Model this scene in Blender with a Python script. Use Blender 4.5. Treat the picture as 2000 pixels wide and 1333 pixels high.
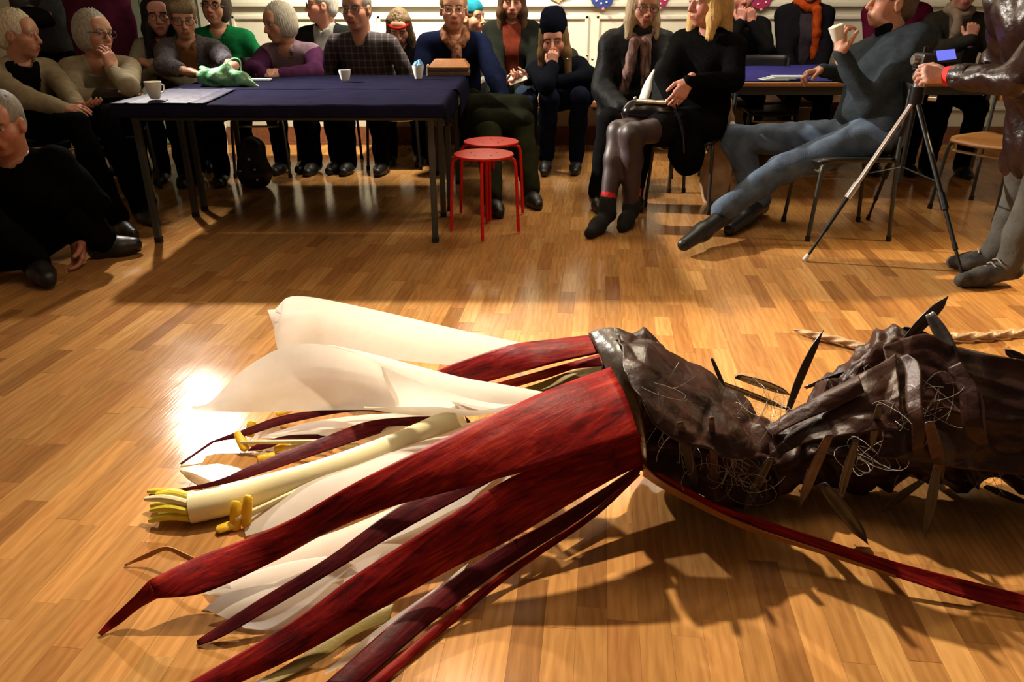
import bpy, bmesh, math, random
import numpy as np
from mathutils import Vector, Matrix, noise
random.seed(7); RNG = np.random.RandomState(7)
for o in list(bpy.data.objects): bpy.data.objects.remove(o)
S = bpy.context.scene; COL = S.collection
R = math.radians

# ---------------------------------------------------------------- camera, world, light, exposure
FOC, CAMH, PITCH = 1500.0, 1.22, R(24)          # focal length in pixels of a 2000 px wide frame
cam = bpy.data.cameras.new('camera'); cam.sensor_fit = 'HORIZONTAL'; cam.sensor_width = 36; cam.lens = 36*FOC/2000
cam.clip_start = 0.02
camo = bpy.data.objects.new('camera', cam); COL.objects.link(camo)
camo.location = (0, 0, CAMH); camo.rotation_euler = (math.pi/2-PITCH, 0, 0); S.camera = camo
w = bpy.data.worlds.new('world'); S.world = w; w.use_nodes = True
w.node_tree.nodes['Background'].inputs[0].default_value = (1.0, 0.86, 0.68, 1)
w.node_tree.nodes['Background'].inputs[1].default_value = 0.05
S.view_settings.view_transform = 'Standard'; S.view_settings.look = 'None'
S.view_settings.gamma = 1; S.view_settings.use_curve_mapping = False; S.view_settings.exposure = 0.25

def spot(name, loc, target, power, color, size=0.05, angle=100, blend=0.3):
    l = bpy.data.lights.new(name, 'SPOT'); l.energy = power; l.color = color
    l.shadow_soft_size = size; l.spot_size = R(angle); l.spot_blend = blend
    o = bpy.data.objects.new(name, l); COL.objects.link(o); o.location = loc
    o.rotation_euler = (Vector(target)-Vector(loc)).to_track_quat('-Z', 'Y').to_euler(); return o
def area(name, loc, target, power, color, size):
    l = bpy.data.lights.new(name, 'AREA'); l.energy = power; l.color = color; l.size = size
    o = bpy.data.objects.new(name, l); COL.objects.link(o); o.location = loc
    o.rotation_euler = (Vector(target)-Vector(loc)).to_track_quat('-Z', 'Y').to_euler(); return o
spot('stage_spot', (-2.5, 5.5, 2.08), (1.6, 2.5, 0), 1000, (1.0, 0.90, 0.77), 0.045, 90, 1.0)      # lamp on a stand at the back left
spot('spill_fill', (-2.5, 5.52, 2.04), (0.2, 2.6, 0), 150, (1.0, 0.90, 0.77), 0.045, 92, 0.9)      # added wide fill, stands in for spill from the stage spot
spot('amber_spot', (4.3, 3.6, 2.7), (2.25, 2.85, 0), 720, (1.0, 0.73, 0.36), 0.10, 52, 1.0)           # lamp on the right
spot('ceiling_lamp', (-0.35, 3.2, 2.92), (0.4, 1.3, 0.1), 600, (1.0, 0.84, 0.60), 0.05, 76, 1.0)     # ceiling spot on the flower
spot('wall_lamp', (-0.75, 6.1, 2.7), (-0.75, 7.2, 1.1), 700, (1.0, 0.88, 0.66), 0.12, 110, 0.9)     # ceiling lamp near the wall
area('rear_fill', (1.2, 6.0, 2.9), (1.2, 7.0, 0.9), 95, (1.0, 0.86, 0.64), 1.6)  # added fill, brightens the back wall and the rear row
area('overhead_fill', (0.0, 2.6, 2.95), (0.0, 3.4, 0), 34, (1.0, 0.78, 0.52), 1.6)  # added soft fill from above for faces and floor, no real fixture

# ---------------------------------------------------------------- helpers
def at(px, py, Y):                       # point of the room at distance Y seen at a pixel (2000 px frame)
    x = (px-1000)/FOC; y = -(py-666.5)/FOC
    c, s = math.cos(PITCH), math.sin(PITCH)
    d = np.array([x, c+y*s, -s+y*c]); return np.array([0, 0, CAMH]) + d*(Y/d[1])
def gz(px, py, z=0.0):                   # point of the room at height z seen at a pixel
    x = (px-1000)/FOC; y = -(py-666.5)/FOC
    c, s = math.cos(PITCH), math.sin(PITCH)
    d = np.array([x, c+y*s, -s+y*c]); return np.array([0, 0, CAMH]) + d*((z-CAMH)/d[2])
def V(*a): return np.array(a, float)
def unit(v): v = np.asarray(v, float); return v/(np.linalg.norm(v)+1e-12)
UP = V(0, 0, 1)

def new_mat(name):
    m = bpy.data.materials.new(name); m.use_nodes = True
    return m, m.node_tree.nodes, m.node_tree.links, m.node_tree.nodes['Principled BSDF']
def coords(N, L, kind='Object', scale=(1, 1, 1)):
    tc = N.new('ShaderNodeTexCoord'); mp = N.new('ShaderNodeMapping'); mp.inputs['Scale'].default_value = scale
    L.new(tc.outputs[kind], mp.inputs['Vector']); return mp.outputs[0]
def ramp(N, stops):
    r = N.new('ShaderNodeValToRGB'); cr = r.color_ramp
    while len(cr.elements) < len(stops): cr.elements.new(0.5)
    for e, (p, c) in zip(cr.elements, stops): e.position = p; e.color = (*c, 1)
    return r
def mat(name, col, rough=0.7, metal=0.0, var=0.25, scale=30, bump=0.2, bscale=120, kind='Object', stretch=(1, 1, 1), col2=None, sheen=0, trans=0, spec=0.5, coat=0):
    m, N, L, B = new_mat(name)
    v = coords(N, L, kind, stretch)
    n = N.new('ShaderNodeTexNoise'); n.inputs['Scale'].default_value = scale; n.inputs['Detail'].default_value = 5; L.new(v, n.inputs['Vector'])
    c1 = tuple(max(0, c*(1-var)) for c in col); c2 = tuple(c*(1+var) for c in col) if col2 is None else col2
    r = ramp(N, [(0.3, c1), (0.7, c2)]); L.new(n.outputs[0], r.inputs[0]); L.new(r.outputs[0], B.inputs['Base Color'])
    if bump:
        n2 = N.new('ShaderNodeTexNoise'); n2.inputs['Scale'].default_value = bscale; n2.inputs['Detail'].default_value = 4; L.new(v, n2.inputs['Vector'])
        b = N.new('ShaderNodeBump'); b.inputs['Strength'].default_value = bump; b.inputs['Distance'].default_value = 0.01
        L.new(n2.outputs[0], b.inputs['Height']); L.new(b.outputs[0], B.inputs['Normal'])
    B.inputs['Roughness'].default_value = rough; B.inputs['Metallic'].default_value = metal
    B.inputs['Specular IOR Level'].default_value = spec
    if sheen: B.inputs['Sheen Weight'].default_value = sheen
    if trans: B.inputs['Transmission Weight'].default_value = trans
    if coat: B.inputs['Coat Weight'].default_value = coat; B.inputs['Coat Roughness'].default_value = 0.15
    return m

def matte(m, fac=1.0):                                         # dull cloth: mostly plain diffuse, no sheen at grazing angles
    N, L = m.node_tree.nodes, m.node_tree.links; B = N['Principled BSDF']; d = N.new('ShaderNodeBsdfDiffuse'); x = N.new('ShaderNodeMixShader'); x.inputs[0].default_value = fac
    if B.inputs['Base Color'].links: L.new(B.inputs['Base Color'].links[0].from_socket, d.inputs['Color'])
    if B.inputs['Normal'].links: L.new(B.inputs['Normal'].links[0].from_socket, d.inputs['Normal'])
    L.new(B.outputs[0], x.inputs[1]); L.new(d.outputs[0], x.inputs[2]); L.new(x.outputs[0], N['Material Output'].inputs[0]); return m
def mesh_np(name, verts, quads, uv=None, smooth=True, col=None, tris=False):
    verts = np.asarray(verts, np.float32); quads = np.asarray(quads, np.int32); k = quads.shape[1]
    me = bpy.data.meshes.new(name); nf = len(quads)
    me.vertices.add(len(verts)); me.vertices.foreach_set('co', verts.ravel())
    me.loops.add(nf*k); me.loops.foreach_set('vertex_index', quads.ravel())
    me.polygons.add(nf); me.polygons.foreach_set('loop_start', np.arange(0, nf*k, k, dtype=np.int32))
    me.polygons.foreach_set('use_smooth', np.full(nf, smooth))
    if uv is not None:
        l = me.uv_layers.new(name='UVMap'); l.data.foreach_set('uv', np.asarray(uv, np.float32)[quads.ravel()].ravel())
    if col is not None:
        a = me.color_attributes.new('tint', 'FLOAT_COLOR', 'POINT'); a.data.foreach_set('color', np.asarray(col, np.float32).ravel())
    me.update(calc_edges=True); me.validate(); return me
def root_loc(p):
    v = Vector((0, 0, 0))
    while p is not None: v += p.location; p = p.parent
    return np.array(v)
def put(name, me, m=None, parent=None):
    o = bpy.data.objects.new(name, me); COL.objects.link(o)
    if parent is not None: o.parent = parent
    if m is not None:
        for x in (m if isinstance(m, (list, tuple)) else [m]): me.materials.append(x)
    return o
def obj_np(name, verts, quads, m, parent=None, **kw):       # verts in room coordinates
    v = np.asarray(verts, float)
    if parent is not None: v = v - root_loc(parent)
    return put(name, mesh_np(name, v, quads, **kw), m, parent)
def tag(o, label, cat, group=None):
    o['label'] = label; o['category'] = cat
    if group: o['group'] = group
    return o
def thing(name, label, cat, loc=(0, 0, 0), group=None):
    o = bpy.data.objects.new(name, None); COL.objects.link(o); o.location = Vector([float(c) for c in loc]); o.empty_display_size = 0.1
    return tag(o, label, cat, group)
def struct(o): o['kind'] = 'structure'; return o
def dup(r, loc, rotz=0, label=None):
    c = r.copy(); COL.objects.link(c); c.location = Vector([float(x) for x in loc]); c.rotation_euler = (0, 0, rotz)
    if label: c['label'] = label
    for ch in list(r.children):
        d = ch.copy(); COL.objects.link(d); d.parent = c
        for g in ch.children:
            e = g.copy(); COL.objects.link(e); e.parent = d
    return c

class MB:                                                      # collects simple shapes into one mesh
    def __init__(s): s.v = []; s.f = []
    def add(s, v, f):
        b = len(s.v); s.v += [tuple(map(float, x)) for x in v]; s.f += [tuple(b+i for i in q) for q in f]; return s
    def box(s, a, b, bev=0.0):
        x0, y0, z0 = a; x1, y1, z1 = b
        if bev <= 0:
            v = [(x, y, z) for x in (x0, x1) for y in (y0, y1) for z in (z0, z1)]
            return s.add(v, [(0, 1, 3, 2), (4, 6, 7, 5), (0, 4, 5, 1), (2, 3, 7, 6), (0, 2, 6, 4), (1, 5, 7, 3)])
        bm = bmesh.new(); bmesh.ops.create_cube(bm, size=1)
        for q in bm.verts: q.co = Vector(((x0+x1)/2+q.co.x*(x1-x0), (y0+y1)/2+q.co.y*(y1-y0), (z0+z1)/2+q.co.z*(z1-z0)))
        bmesh.ops.bevel(bm, geom=list(bm.edges), offset=bev, segments=2, profile=0.6, affect='EDGES')
        bm.verts.index_update(); s.add([q.co for q in bm.verts], [[q.index for q in f.verts] for f in bm.faces]); bm.free(); return s
    def tube(s, pts, r, n=10, cap=True, flat=1.0):
        pts = [np.asarray(p, float) for p in pts]; m = len(pts); rs = r if hasattr(r, '__len__') else [r]*m
        base = len(s.v); ref = None
        for i, p in enumerate(pts):
            t = unit(pts[min(i+1, m-1)]-pts[max(i-1, 0)])
            if ref is None: ref = unit(np.cross(t, UP)) if abs(t[2]) < 0.95 else V(1, 0, 0)
            u = unit(ref-t*np.dot(ref, t)); ref = u; vv = np.cross(t, u)
            for k in range(n):
                a = 2*math.pi*k/n; s.v.append(tuple(p+rs[i]*(math.cos(a)*u+flat*math.sin(a)*vv)))
        for i in range(m-1):
            for k in range(n): s.f.append((base+i*n+k, base+i*n+(k+1) % n, base+(i+1)*n+(k+1) % n, base+(i+1)*n+k))
        if cap: s.f.append(tuple(base+k for k in reversed(range(n)))); s.f.append(tuple(base+(m-1)*n+k for k in range(n)))
        return s
    def lathe(s, prof, c=(0, 0, 0), n=24):
        base = len(s.v); m = len(prof)
        for r, z in prof:
            for k in range(n): a = 2*math.pi*k/n; s.v.append((c[0]+r*math.cos(a), c[1]+r*math.sin(a), c[2]+z))
        for i in range(m-1):
            for k in range(n): s.f.append((base+i*n+k, base+i*n+(k+1) % n, base+(i+1)*n+(k+1) % n, base+(i+1)*n+k))
        s.f.append(tuple(base+k for k in reversed(range(n)))); s.f.append(tuple(base+(m-1)*n+k for k in range(n))); return s
    def ball(s, c, r, n=12):
        r = np.broadcast_to(np.asarray(r, float), 3)
        prof = [(math.sin(math.pi*i/8), -math.cos(math.pi*i/8)) for i in range(9)]; prof[0] = (0.02, -1); prof[-1] = (0.02, 1)
        t = MB().lathe(prof, n=n); return s.add([np.asarray(c)+np.asarray(v)*r for v in t.v], t.f)
    def build(s, name, m, parent=None, smooth=True, bevel=0):
        v = np.array(s.v)
        if parent is not None: v = v-root_loc(parent)
        me = bpy.data.meshes.new(name); me.from_pydata([tuple(x) for x in v], [], s.f); me.update()
        me.polygons.foreach_set('use_smooth', np.full(len(me.polygons), smooth))
        o = put(name, me, m, parent)
        if smooth:
            try: me.set_sharp_from_angle(angle=R(40))
            except Exception: pass
        return o

def crom(P, n):                                                # smooth curve through points
    P = np.asarray(P, float); d = np.r_[0, np.cumsum(np.linalg.norm(np.diff(P[:, :3], axis=0), axis=1))]
    d /= d[-1]; Q = np.vstack([2*P[0]-P[1], P, 2*P[-1]-P[-2]]); out = []
    for t in np.linspace(0, 1, n):
        i = min(np.searchsorted(d, t, side='right')-1, len(P)-2); i = max(i, 0)
        u = (t-d[i])/(d[i+1]-d[i]+1e-12); a, b, c, e = Q[i], Q[i+1], Q[i+2], Q[i+3]
        out.append(0.5*((2*b)+(c-a)*u+(2*a-5*b+4*c-e)*u*u+(3*b-a-3*c+e)*u**3))
    return np.array(out)
def nz(p, s=1.0, o=0.0): return noise.noise(Vector((p[0]*s+o, p[1]*s+o*1.7, p[2]*s-o)))

# ---------------------------------------------------------------- signed-distance modelling for figures
def rc(a, b, ra, rb, k=0.03): return ('c', np.asarray(a, float), np.asarray(b, float), ra, rb, k)
def el(c, r, M=None, k=0.03): return ('e', np.asarray(c, float), np.asarray(r, float), np.eye(3) if M is None else M, k)
def cut(p): return ('-',)+p
def clip(n, d): return ('&', np.asarray(n, float), d)          # keep n.x < d
def _eval(p, X, Y, Z):
    if p[0] == 'c':
        _, a, b, ra, rb, k = p; ab = b-a; L2 = ab.dot(ab)+1e-9
        px, py, pz = X-a[0], Y-a[1], Z-a[2]
        t = np.clip((px*ab[0]+py*ab[1]+pz*ab[2])/L2, 0, 1)
        return np.sqrt((px-ab[0]*t)**2+(py-ab[1]*t)**2+(pz-ab[2]*t)**2)-(ra+(rb-ra)*t)
    _, c, r, M, k = p
    px, py, pz = X-c[0], Y-c[1], Z-c[2]
    q = [(M[0, i]*px+M[1, i]*py+M[2, i]*pz)/r[i] for i in range(3)]
    l = np.sqrt(q[0]**2+q[1]**2+q[2]**2); g = np.sqrt((q[0]/r[0])**2+(q[1]/r[1])**2+(q[2]/r[2])**2)+1e-9
    return l*(l-1)/g
def _bb(p):
    if p[0] == 'c': return np.minimum(p[1]-p[3], p[2]-p[4]), np.maximum(p[1]+p[3], p[2]+p[4])
    e = np.sqrt(((p[3]*p[2])**2).sum(1)); return p[1]-e, p[1]+e
CORN = [(i, j, k) for i in (0, 1) for j in (0, 1) for k in (0, 1)]
EDG = [(a, b) for a in range(8) for b in range(a+1, 8) if sum(abs(CORN[a][i]-CORN[b][i]) for i in range(3)) == 1]
def sdf_mesh(prims, vox, infl=0.0):
    pos = [p for p in prims if p[0] in 'ce']; bbs = [_bb(p) for p in pos]
    lo = np.min([b[0] for b in bbs], axis=0)-infl-3*vox; hi = np.max([b[1] for b in bbs], axis=0)+infl+3*vox
    n = np.ceil((hi-lo)/vox).astype(int)+1; F = np.full(n, 0.2, np.float32)
    ax = [lo[i]+vox*np.arange(n[i]) for i in range(3)]
    def sl(b0, b1, pad):
        i0 = np.maximum(np.floor((b0-pad-lo)/vox).astype(int), 0); i1 = np.minimum(np.ceil((b1+pad-lo)/vox).astype(int)+1, n)
        return tuple(slice(i0[i], i1[i]) for i in range(3))
    for p in prims:
        if p[0] in 'ce':
            k = p[-1]; s = sl(*_bb(p), infl+k+3*vox)
            X, Y, Z = ax[0][s[0]][:, None, None], ax[1][s[1]][None, :, None], ax[2][s[2]][None, None, :]
            d = _eval(p, X, Y, Z)-infl; f = F[s]; h = np.maximum(k-np.abs(f-d), 0)
            F[s] = np.minimum(f, d)-h*h/(4*k+1e-9)
        elif p[0] == '-':
            q = p[1:]; k = q[-1]; s = sl(*_bb(q), k+3*vox)
            X, Y, Z = ax[0][s[0]][:, None, None], ax[1][s[1]][None, :, None], ax[2][s[2]][None, None, :]
            d = -_eval(q, X, Y, Z); f = F[s]; h = np.maximum(k-np.abs(f-d), 0); F[s] = np.maximum(f, d)+h*h/(4*k+1e-9)
        else:
            _, nn, dd = p; d = ax[0][:, None, None]*nn[0]+ax[1][None, :, None]*nn[1]+ax[2][None, None, :]*nn[2]-dd
            F = np.maximum(F, d.astype(np.float32))
    F[0], F[-1] = 0.2, 0.2; F[:, 0], F[:, -1] = 0.2, 0.2; F[:, :, 0], F[:, :, -1] = 0.2, 0.2
    s = F < 0; c = sum(s[i:n[0]-1+i, j:n[1]-1+j, k:n[2]-1+k].astype(np.int8) for i, j, k in CORN)
    act = (c > 0) & (c < 8); I = np.argwhere(act); idx = np.full(act.shape, -1, np.int32); idx[act] = np.arange(len(I))
    f8 = [F[I[:, 0]+i, I[:, 1]+j, I[:, 2]+k] for i, j, k in CORN]; acc = np.zeros((len(I), 3)); cnt = np.zeros(len(I))
    for a, b in EDG:
        m = (f8[a] < 0) != (f8[b] < 0); t = np.where(m, f8[a]/(f8[a]-f8[b]+1e-12), 0)
        ca, cb = np.array(CORN[a], float), np.array(CORN[b], float)
        acc += np.where(m[:, None], ca+t[:, None]*(cb-ca), 0); cnt += m
    verts = lo+vox*(I+acc/cnt[:, None]); Q = []
    for a in range(3):
        b, d = (a+1) % 3, (a+2) % 3
        s0 = np.take(s, range(n[a]-1), a); s1 = np.take(s, range(1, n[a]), a); E = np.argwhere(s0 != s1)
        E = E[(E[:, b] > 0) & (E[:, d] > 0) & (E[:, b] < n[b]-1) & (E[:, d] < n[d]-1)]
        fl = s0[E[:, 0], E[:, 1], E[:, 2]]
        def cell(db, dd):
            T = E.copy(); T[:, b] += db; T[:, d] += dd; return idx[T[:, 0], T[:, 1], T[:, 2]]
        q = np.stack([cell(-1, -1), cell(0, -1), cell(0, 0), cell(-1, 0)], 1); q[~fl] = q[~fl][:, ::-1]; Q.append(q)
    Q = np.vstack(Q); return verts, Q[(Q >= 0).all(1)]
def wrinkle(v, amp, seed=0, fr=26.0):
    """cloth folds: move points by a warped sine field"""
    if amp == 0: return v
    a = v*fr+seed*3.1
    w1 = np.sin(a[:, 2]*1.0+1.3*np.sin(a[:, 0]*0.5+seed)+1.1*np.sin(a[:, 1]*0.6)); w2 = np.sin(a[:, 0]*0.9+a[:, 1]*0.7+1.5*np.sin(a[:, 2]*0.45+seed*2))
    w3 = np.sin(2.1*a[:, 1]-1.4*a[:, 2]+np.sin(a[:, 0]))
    return v+amp*np.stack([0.6*w1+0.3*w3, 0.6*w2+0.3*w1, 0.5*w3+0.4*w2*w1], 1)
def join(parts):
    vs, qs, b = [], [], 0
    for v, q in parts: vs.append(v); qs.append(q+b); b += len(v)
    return np.vstack(vs), np.vstack(qs)

# ---------------------------------------------------------------- room
def floor_mat():
    m, N, L, B = new_mat('oiled oak parquet')
    tc = N.new('ShaderNodeTexCoord'); rot = N.new('ShaderNodeMapping'); rot.inputs['Rotation'].default_value = (0, 0, R(6.2))
    L.new(tc.outputs['Object'], rot.inputs[0])
    at_ = N.new('ShaderNodeAttribute'); at_.attribute_name = 'tint'
    off = N.new('ShaderNodeVectorMath'); off.operation = 'MULTIPLY_ADD'; L.new(at_.outputs['Color'], off.inputs[0]); off.inputs[1].default_value = (71, 37, 53); L.new(rot.outputs[0], off.inputs[2])
    st = N.new('ShaderNodeVectorMath'); st.operation = 'MULTIPLY'; L.new(off.outputs[0], st.inputs[0]); st.inputs[1].default_value = (1, 0.07, 1)
    n1 = N.new('ShaderNodeTexNoise'); n1.inputs['Scale'].default_value = 90; n1.inputs['Detail'].default_value = 6; n1.inputs['Distortion'].default_value = 0.6; L.new(st.outputs[0], n1.inputs['Vector'])
    st2 = N.new('ShaderNodeVectorMath'); st2.operation = 'MULTIPLY'; L.new(off.outputs[0], st2.inputs[0]); st2.inputs[1].default_value = (1, 0.22, 1)
    wv = N.new('ShaderNodeTexWave'); wv.inputs['Scale'].default_value = 11; wv.inputs['Distortion'].default_value = 9; wv.inputs['Detail'].default_value = 3; wv.inputs['Detail Scale'].default_value = 1.6; L.new(st2.outputs[0], wv.inputs['Vector'])
    mx = N.new('ShaderNodeMath'); mx.operation = 'MULTIPLY_ADD'; L.new(wv.outputs['Fac'], mx.inputs[0]); mx.inputs[1].default_value = 0.22
    m2 = N.new('ShaderNodeMath'); m2.operation = 'MULTIPLY'; L.new(n1.outputs[0], m2.inputs[0]); m2.inputs[1].default_value = 0.85; L.new(m2.outputs[0], mx.inputs[2])
    rp = ramp(N, [(0.25, (0.78, 0.73, 0.68)), (0.75, (1.12, 1.13, 1.14))]); L.new(mx.outputs[0], rp.inputs[0])
    mul = N.new('ShaderNodeMix'); mul.data_type = 'RGBA'; mul.blend_type = 'MULTIPLY'; mul.inputs[0].default_value = 1
    L.new(at_.outputs['Color'], mul.inputs[6]); L.new(rp.outputs[0], mul.inputs[7]); L.new(mul.outputs[2], B.inputs['Base Color'])
    n3 = N.new('ShaderNodeTexNoise'); n3.inputs['Scale'].default_value = 6; L.new(tc.outputs['Object'], n3.inputs['Vector'])
    rr = N.new('ShaderNodeMapRange'); rr.inputs['To Min'].default_value = 0.10; rr.inputs['To Max'].default_value = 0.17; L.new(n3.outputs[0], rr.inputs[0]); L.new(rr.outputs[0], B.inputs['Roughness'])
    b = N.new('ShaderNodeBump'); b.inputs['Strength'].default_value = 0.08; b.inputs['Distance'].default_value = 0.004; L.new(n1.outputs[0], b.inputs['Height']); L.new(b.outputs[0], B.inputs['Normal'])
    B.inputs['Specular IOR Level'].default_value = 0.19
    return m
M_floor = floor_mat()
M_sub = mat('dark joint filler', (0.12, 0.06, 0.025), 0.8)
sub = MB().box((-4.8, -0.2, -0.06), (5.4, 7.6, -0.004)).build('floor', M_sub, smooth=False); struct(sub)
def strips():
    ang = R(6.2); d = V(math.sin(ang), math.cos(ang), 0); r = V(math.cos(ang), -math.sin(ang), 0); wd = 0.067; out = []
    for i in range(-86, 92):
        t = -1.5+random.random()*0.3
        while t < 8.0:
            ln = random.choice([0.21, 0.27, 0.32, 0.36, 0.42, 0.48, 0.55])*random.uniform(0.93, 1.07)
            c = r*(i+0.5)*wd+d*(t+ln/2)
            if -4.7 < c[0] < 5.3 and 0.1 < c[1] < 7.25: out.append((c, ln))
            t += ln
    g = 0.0002; V_, T_ = [], []
    for c, ln in out:
        z = random.uniform(-0.0003, 0.0003); a, b = r*(wd/2-g), d*(ln/2-g)
        top = [c-a-b, c+a-b, c+a+b, c-a+b]; V_.append([p+V(0, 0, z) for p in top]+[p+V(0, 0, -0.008) for p in top])
        k = random.random(); t = random.uniform(0.80, 1.14)
        base = np.array((0.46, 0.228, 0.074))*t
        if k < 0.16: base = np.array((0.35, 0.16, 0.052))*t
        elif k < 0.30: base = np.array((0.51, 0.275, 0.095))*t
        T_.append((*base, 1))
    return out, V_, T_
st_, sv_, stt_ = strips()
QB = [(0, 1, 2, 3), (0, 4, 5, 1), (1, 5, 6, 2), (2, 6, 7, 3), (3, 7, 4, 0), (7, 6, 5, 4)]
def seen(c):
    cc, ss = math.cos(PITCH), math.sin(PITCH); p = c-V(0, 0, CAMH); z = p[1]*cc-p[2]*ss; y = p[1]*ss+p[2]*cc
    return z > 0 and abs(p[0]/z)*FOC < 1020 and abs(y/z)*FOC < 690
order = sorted(range(len(st_)), key=lambda i: (not seen(st_[i][0]), np.hypot(st_[i][0][1], st_[i][0][0])))
near = order[:299]; rest = order[299:]
for i in near:
    put('parquet_strip', mesh_np('parquet_strip', sv_[i], QB, smooth=False, col=[stt_[i]]*8), M_floor, sub)
rv = np.concatenate([np.array(sv_[i]) for i in rest]); rq = np.concatenate([np.array(QB)+8*k for k in range(len(rest))])
o = put('parquet_field', mesh_np('parquet_field', rv, rq, smooth=False, col=np.repeat(np.array([stt_[i] for i in rest]), 8, axis=0)), M_floor, sub); o['kind'] = 'stuff'

WY = 7.2
M_wall = mat('cream painted wall', (0.66, 0.63, 0.53), 0.55, var=0.04, scale=4, bump=0.05, bscale=200)
M_trimw = mat('cream gloss paint', (0.70, 0.67, 0.58), 0.4, var=0.03, scale=6, bump=0)
M_teal = mat('pale teal painted boards', (0.33, 0.42, 0.37), 0.5, var=0.06, scale=5, bump=0.03)
M_lime = mat('yellow green paint', (0.34, 0.36, 0.09), 0.6, var=0.08, scale=5, bump=0.03)
M_skirt = mat('red brown stained wood', (0.20, 0.075, 0.035), 0.45, var=0.2, scale=30)
M_ceil = mat('off white ceiling', (0.7, 0.68, 0.62), 0.8, var=0.03)
struct(MB().box((-4.8, WY, 0), (5.4, WY+0.12, 3.0)).build('wall_back', M_wall, smooth=False))
struct(MB().box((-4.92, -0.2, 0), (-4.8, WY+0.12, 3.0)).build('wall_left', M_wall, smooth=False))
struct(MB().box((5.4, -0.2, 0), (5.52, WY+0.12, 3.0)).build('wall_right', M_wall, smooth=False))
struct(MB().box((-4.92, -0.2, 3.0), (5.52, WY+0.12, 3.1)).build('ceiling', M_ceil, smooth=False))
struct(MB().box((-2.6, WY-0.02, 0.0), (5.4, WY, 0.16)).box((-2.6, WY-0.03, 0.0), (5.4, WY-0.02, 0.02)).build('baseboard_back', M_skirt, smooth=False))
X = lambda px, py=20: float(at(px, py, WY)[0])
dr = struct(MB().box((X(218), WY-0.03, 0), (X(392), WY, 2.1)).build('door_1', M_teal, smooth=False))
xs = np.linspace(X(224), X(386), 7)
for a, b in zip(xs[:-1], xs[1:]): MB().box((a+0.004, WY-0.045, 0.02), (b-0.004, WY-0.03, 2.08), 0.003).build('door_board', M_teal, dr, smooth=False)
struct(MB().box((X(392), WY-0.05, 0), (X(408), WY, 2.2)).box((X(205), WY-0.05, 0), (X(218), WY, 2.2)).build('trim_1', M_trimw, smooth=False))
struct(MB().box((X(82), WY-0.04, 0), (X(106), WY, 2.2)).build('trim_2', M_lime, smooth=False))
zr = float(at(600, 8, WY)[2])
rail = struct(MB().box((X(410), WY-0.035, zr-0.02), (5.4, WY, zr+0.02), 0.006).box((X(410), WY-0.02, zr+0.02), (5.4, WY, zr+0.05), 0.004).build('trim_3', M_trimw, smooth=False))
wp = thing('wall_panelling', 'cream panelled wainscot along the back wall', 'panelling'); del wp['label'], wp['category']; struct(wp); wp.name = 'trim_4'
for a, b in [(450, 720), (735, 1005), (1020, 1150), (1165, 1440), (1455, 1730), (1745, 2030)]:
    x0, x1, z0, z1 = X(a), X(b), 0.30, zr-0.09; q = MB()
    for c0, c1 in [((x0, z0), (x1, z0+0.03)), ((x0, z1-0.03), (x1, z1)), ((x0, z0), (x0+0.03, z1)), ((x1-0.03, z0), (x1, z1))]:
        q.box((c0[0], WY-0.018, c0[1]), (c1[0], WY, c1[1]), 0.006)
    q.build('panel_moulding', M_trimw, wp, smooth=False)

# ---------------------------------------------------------------- the giant paper flower
def painted(name, cols, rough=0.48):
    m, N, L, B = new_mat(name); v = coords(N, L, 'UV', (2.6, 17, 1))
    n = N.new('ShaderNodeTexNoise'); n.inputs['Scale'].default_value = 2.2; n.inputs['Detail'].default_value = 7; n.inputs['Distortion'].default_value = 2.6; L.new(v, n.inputs['Vector'])
    v2 = coords(N, L, 'Object'); n2 = N.new('ShaderNodeTexNoise'); n2.inputs['Scale'].default_value = 5; n2.inputs['Detail'].default_value = 3; L.new(v2, n2.inputs['Vector'])
    a = N.new('ShaderNodeMath'); a.operation = 'MULTIPLY_ADD'; L.new(n.outputs[0], a.inputs[0]); a.inputs[1].default_value = 0.72
    c = N.new('ShaderNodeMath'); c.operation = 'MULTIPLY'; L.new(n2.outputs[0], c.inputs[0]); c.inputs[1].default_value = 0.30; L.new(c.outputs[0], a.inputs[2])
    r = ramp(N, cols); L.new(a.outputs[0], r.inputs[0]); L.new(r.outputs[0], B.inputs['Base Color'])
    n3 = N.new('ShaderNodeTexNoise'); n3.inputs['Scale'].default_value = 9; n3.inputs['Detail'].default_value = 6; L.new(v2, n3.inputs['Vector'])
    b = N.new('ShaderNodeBump'); b.inputs['Strength'].default_value = 0.35; b.inputs['Distance'].default_value = 0.02; L.new(n3.outputs[0], b.inputs['Height'])
    b2 = N.new('ShaderNodeBump'); b2.inputs['Strength'].default_value = 0.15; b2.inputs['Distance'].default_value = 0.004; L.new(n.outputs[0], b2.inputs['Height']); L.new(b.outputs[0], b2.inputs['Normal']); L.new(b2.outputs[0], B.inputs['Normal'])
    B.inputs['Roughness'].default_value = rough; B.inputs['Specular IOR Level'].default_value = 0.22; return m
M_red = painted('glossy red brushed paper', [(0.34, (0.045, 0.004, 0.006)), (0.45, (0.145, 0.007, 0.009)), (0.57, (0.25, 0.011, 0.009)), (0.72, (0.40, 0.045, 0.014))])
M_dred = painted('dark crimson brushed paper', [(0.32, (0.025, 0.004, 0.006)), (0.48, (0.065, 0.006, 0.009)), (0.62, (0.12, 0.009, 0.011)), (0.78, (0.19, 0.02, 0.013))])
matte(M_red, 0.6); matte(M_dred, 0.55)
M_kraft = mat('bare kraft paper', (0.42, 0.17, 0.035), 0.55, var=0.12, scale=14, bump=0.1)
M_olive = mat('olive paper', (0.28, 0.20, 0.045), 0.5, var=0.2, scale=12, bump=0.1)
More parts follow.
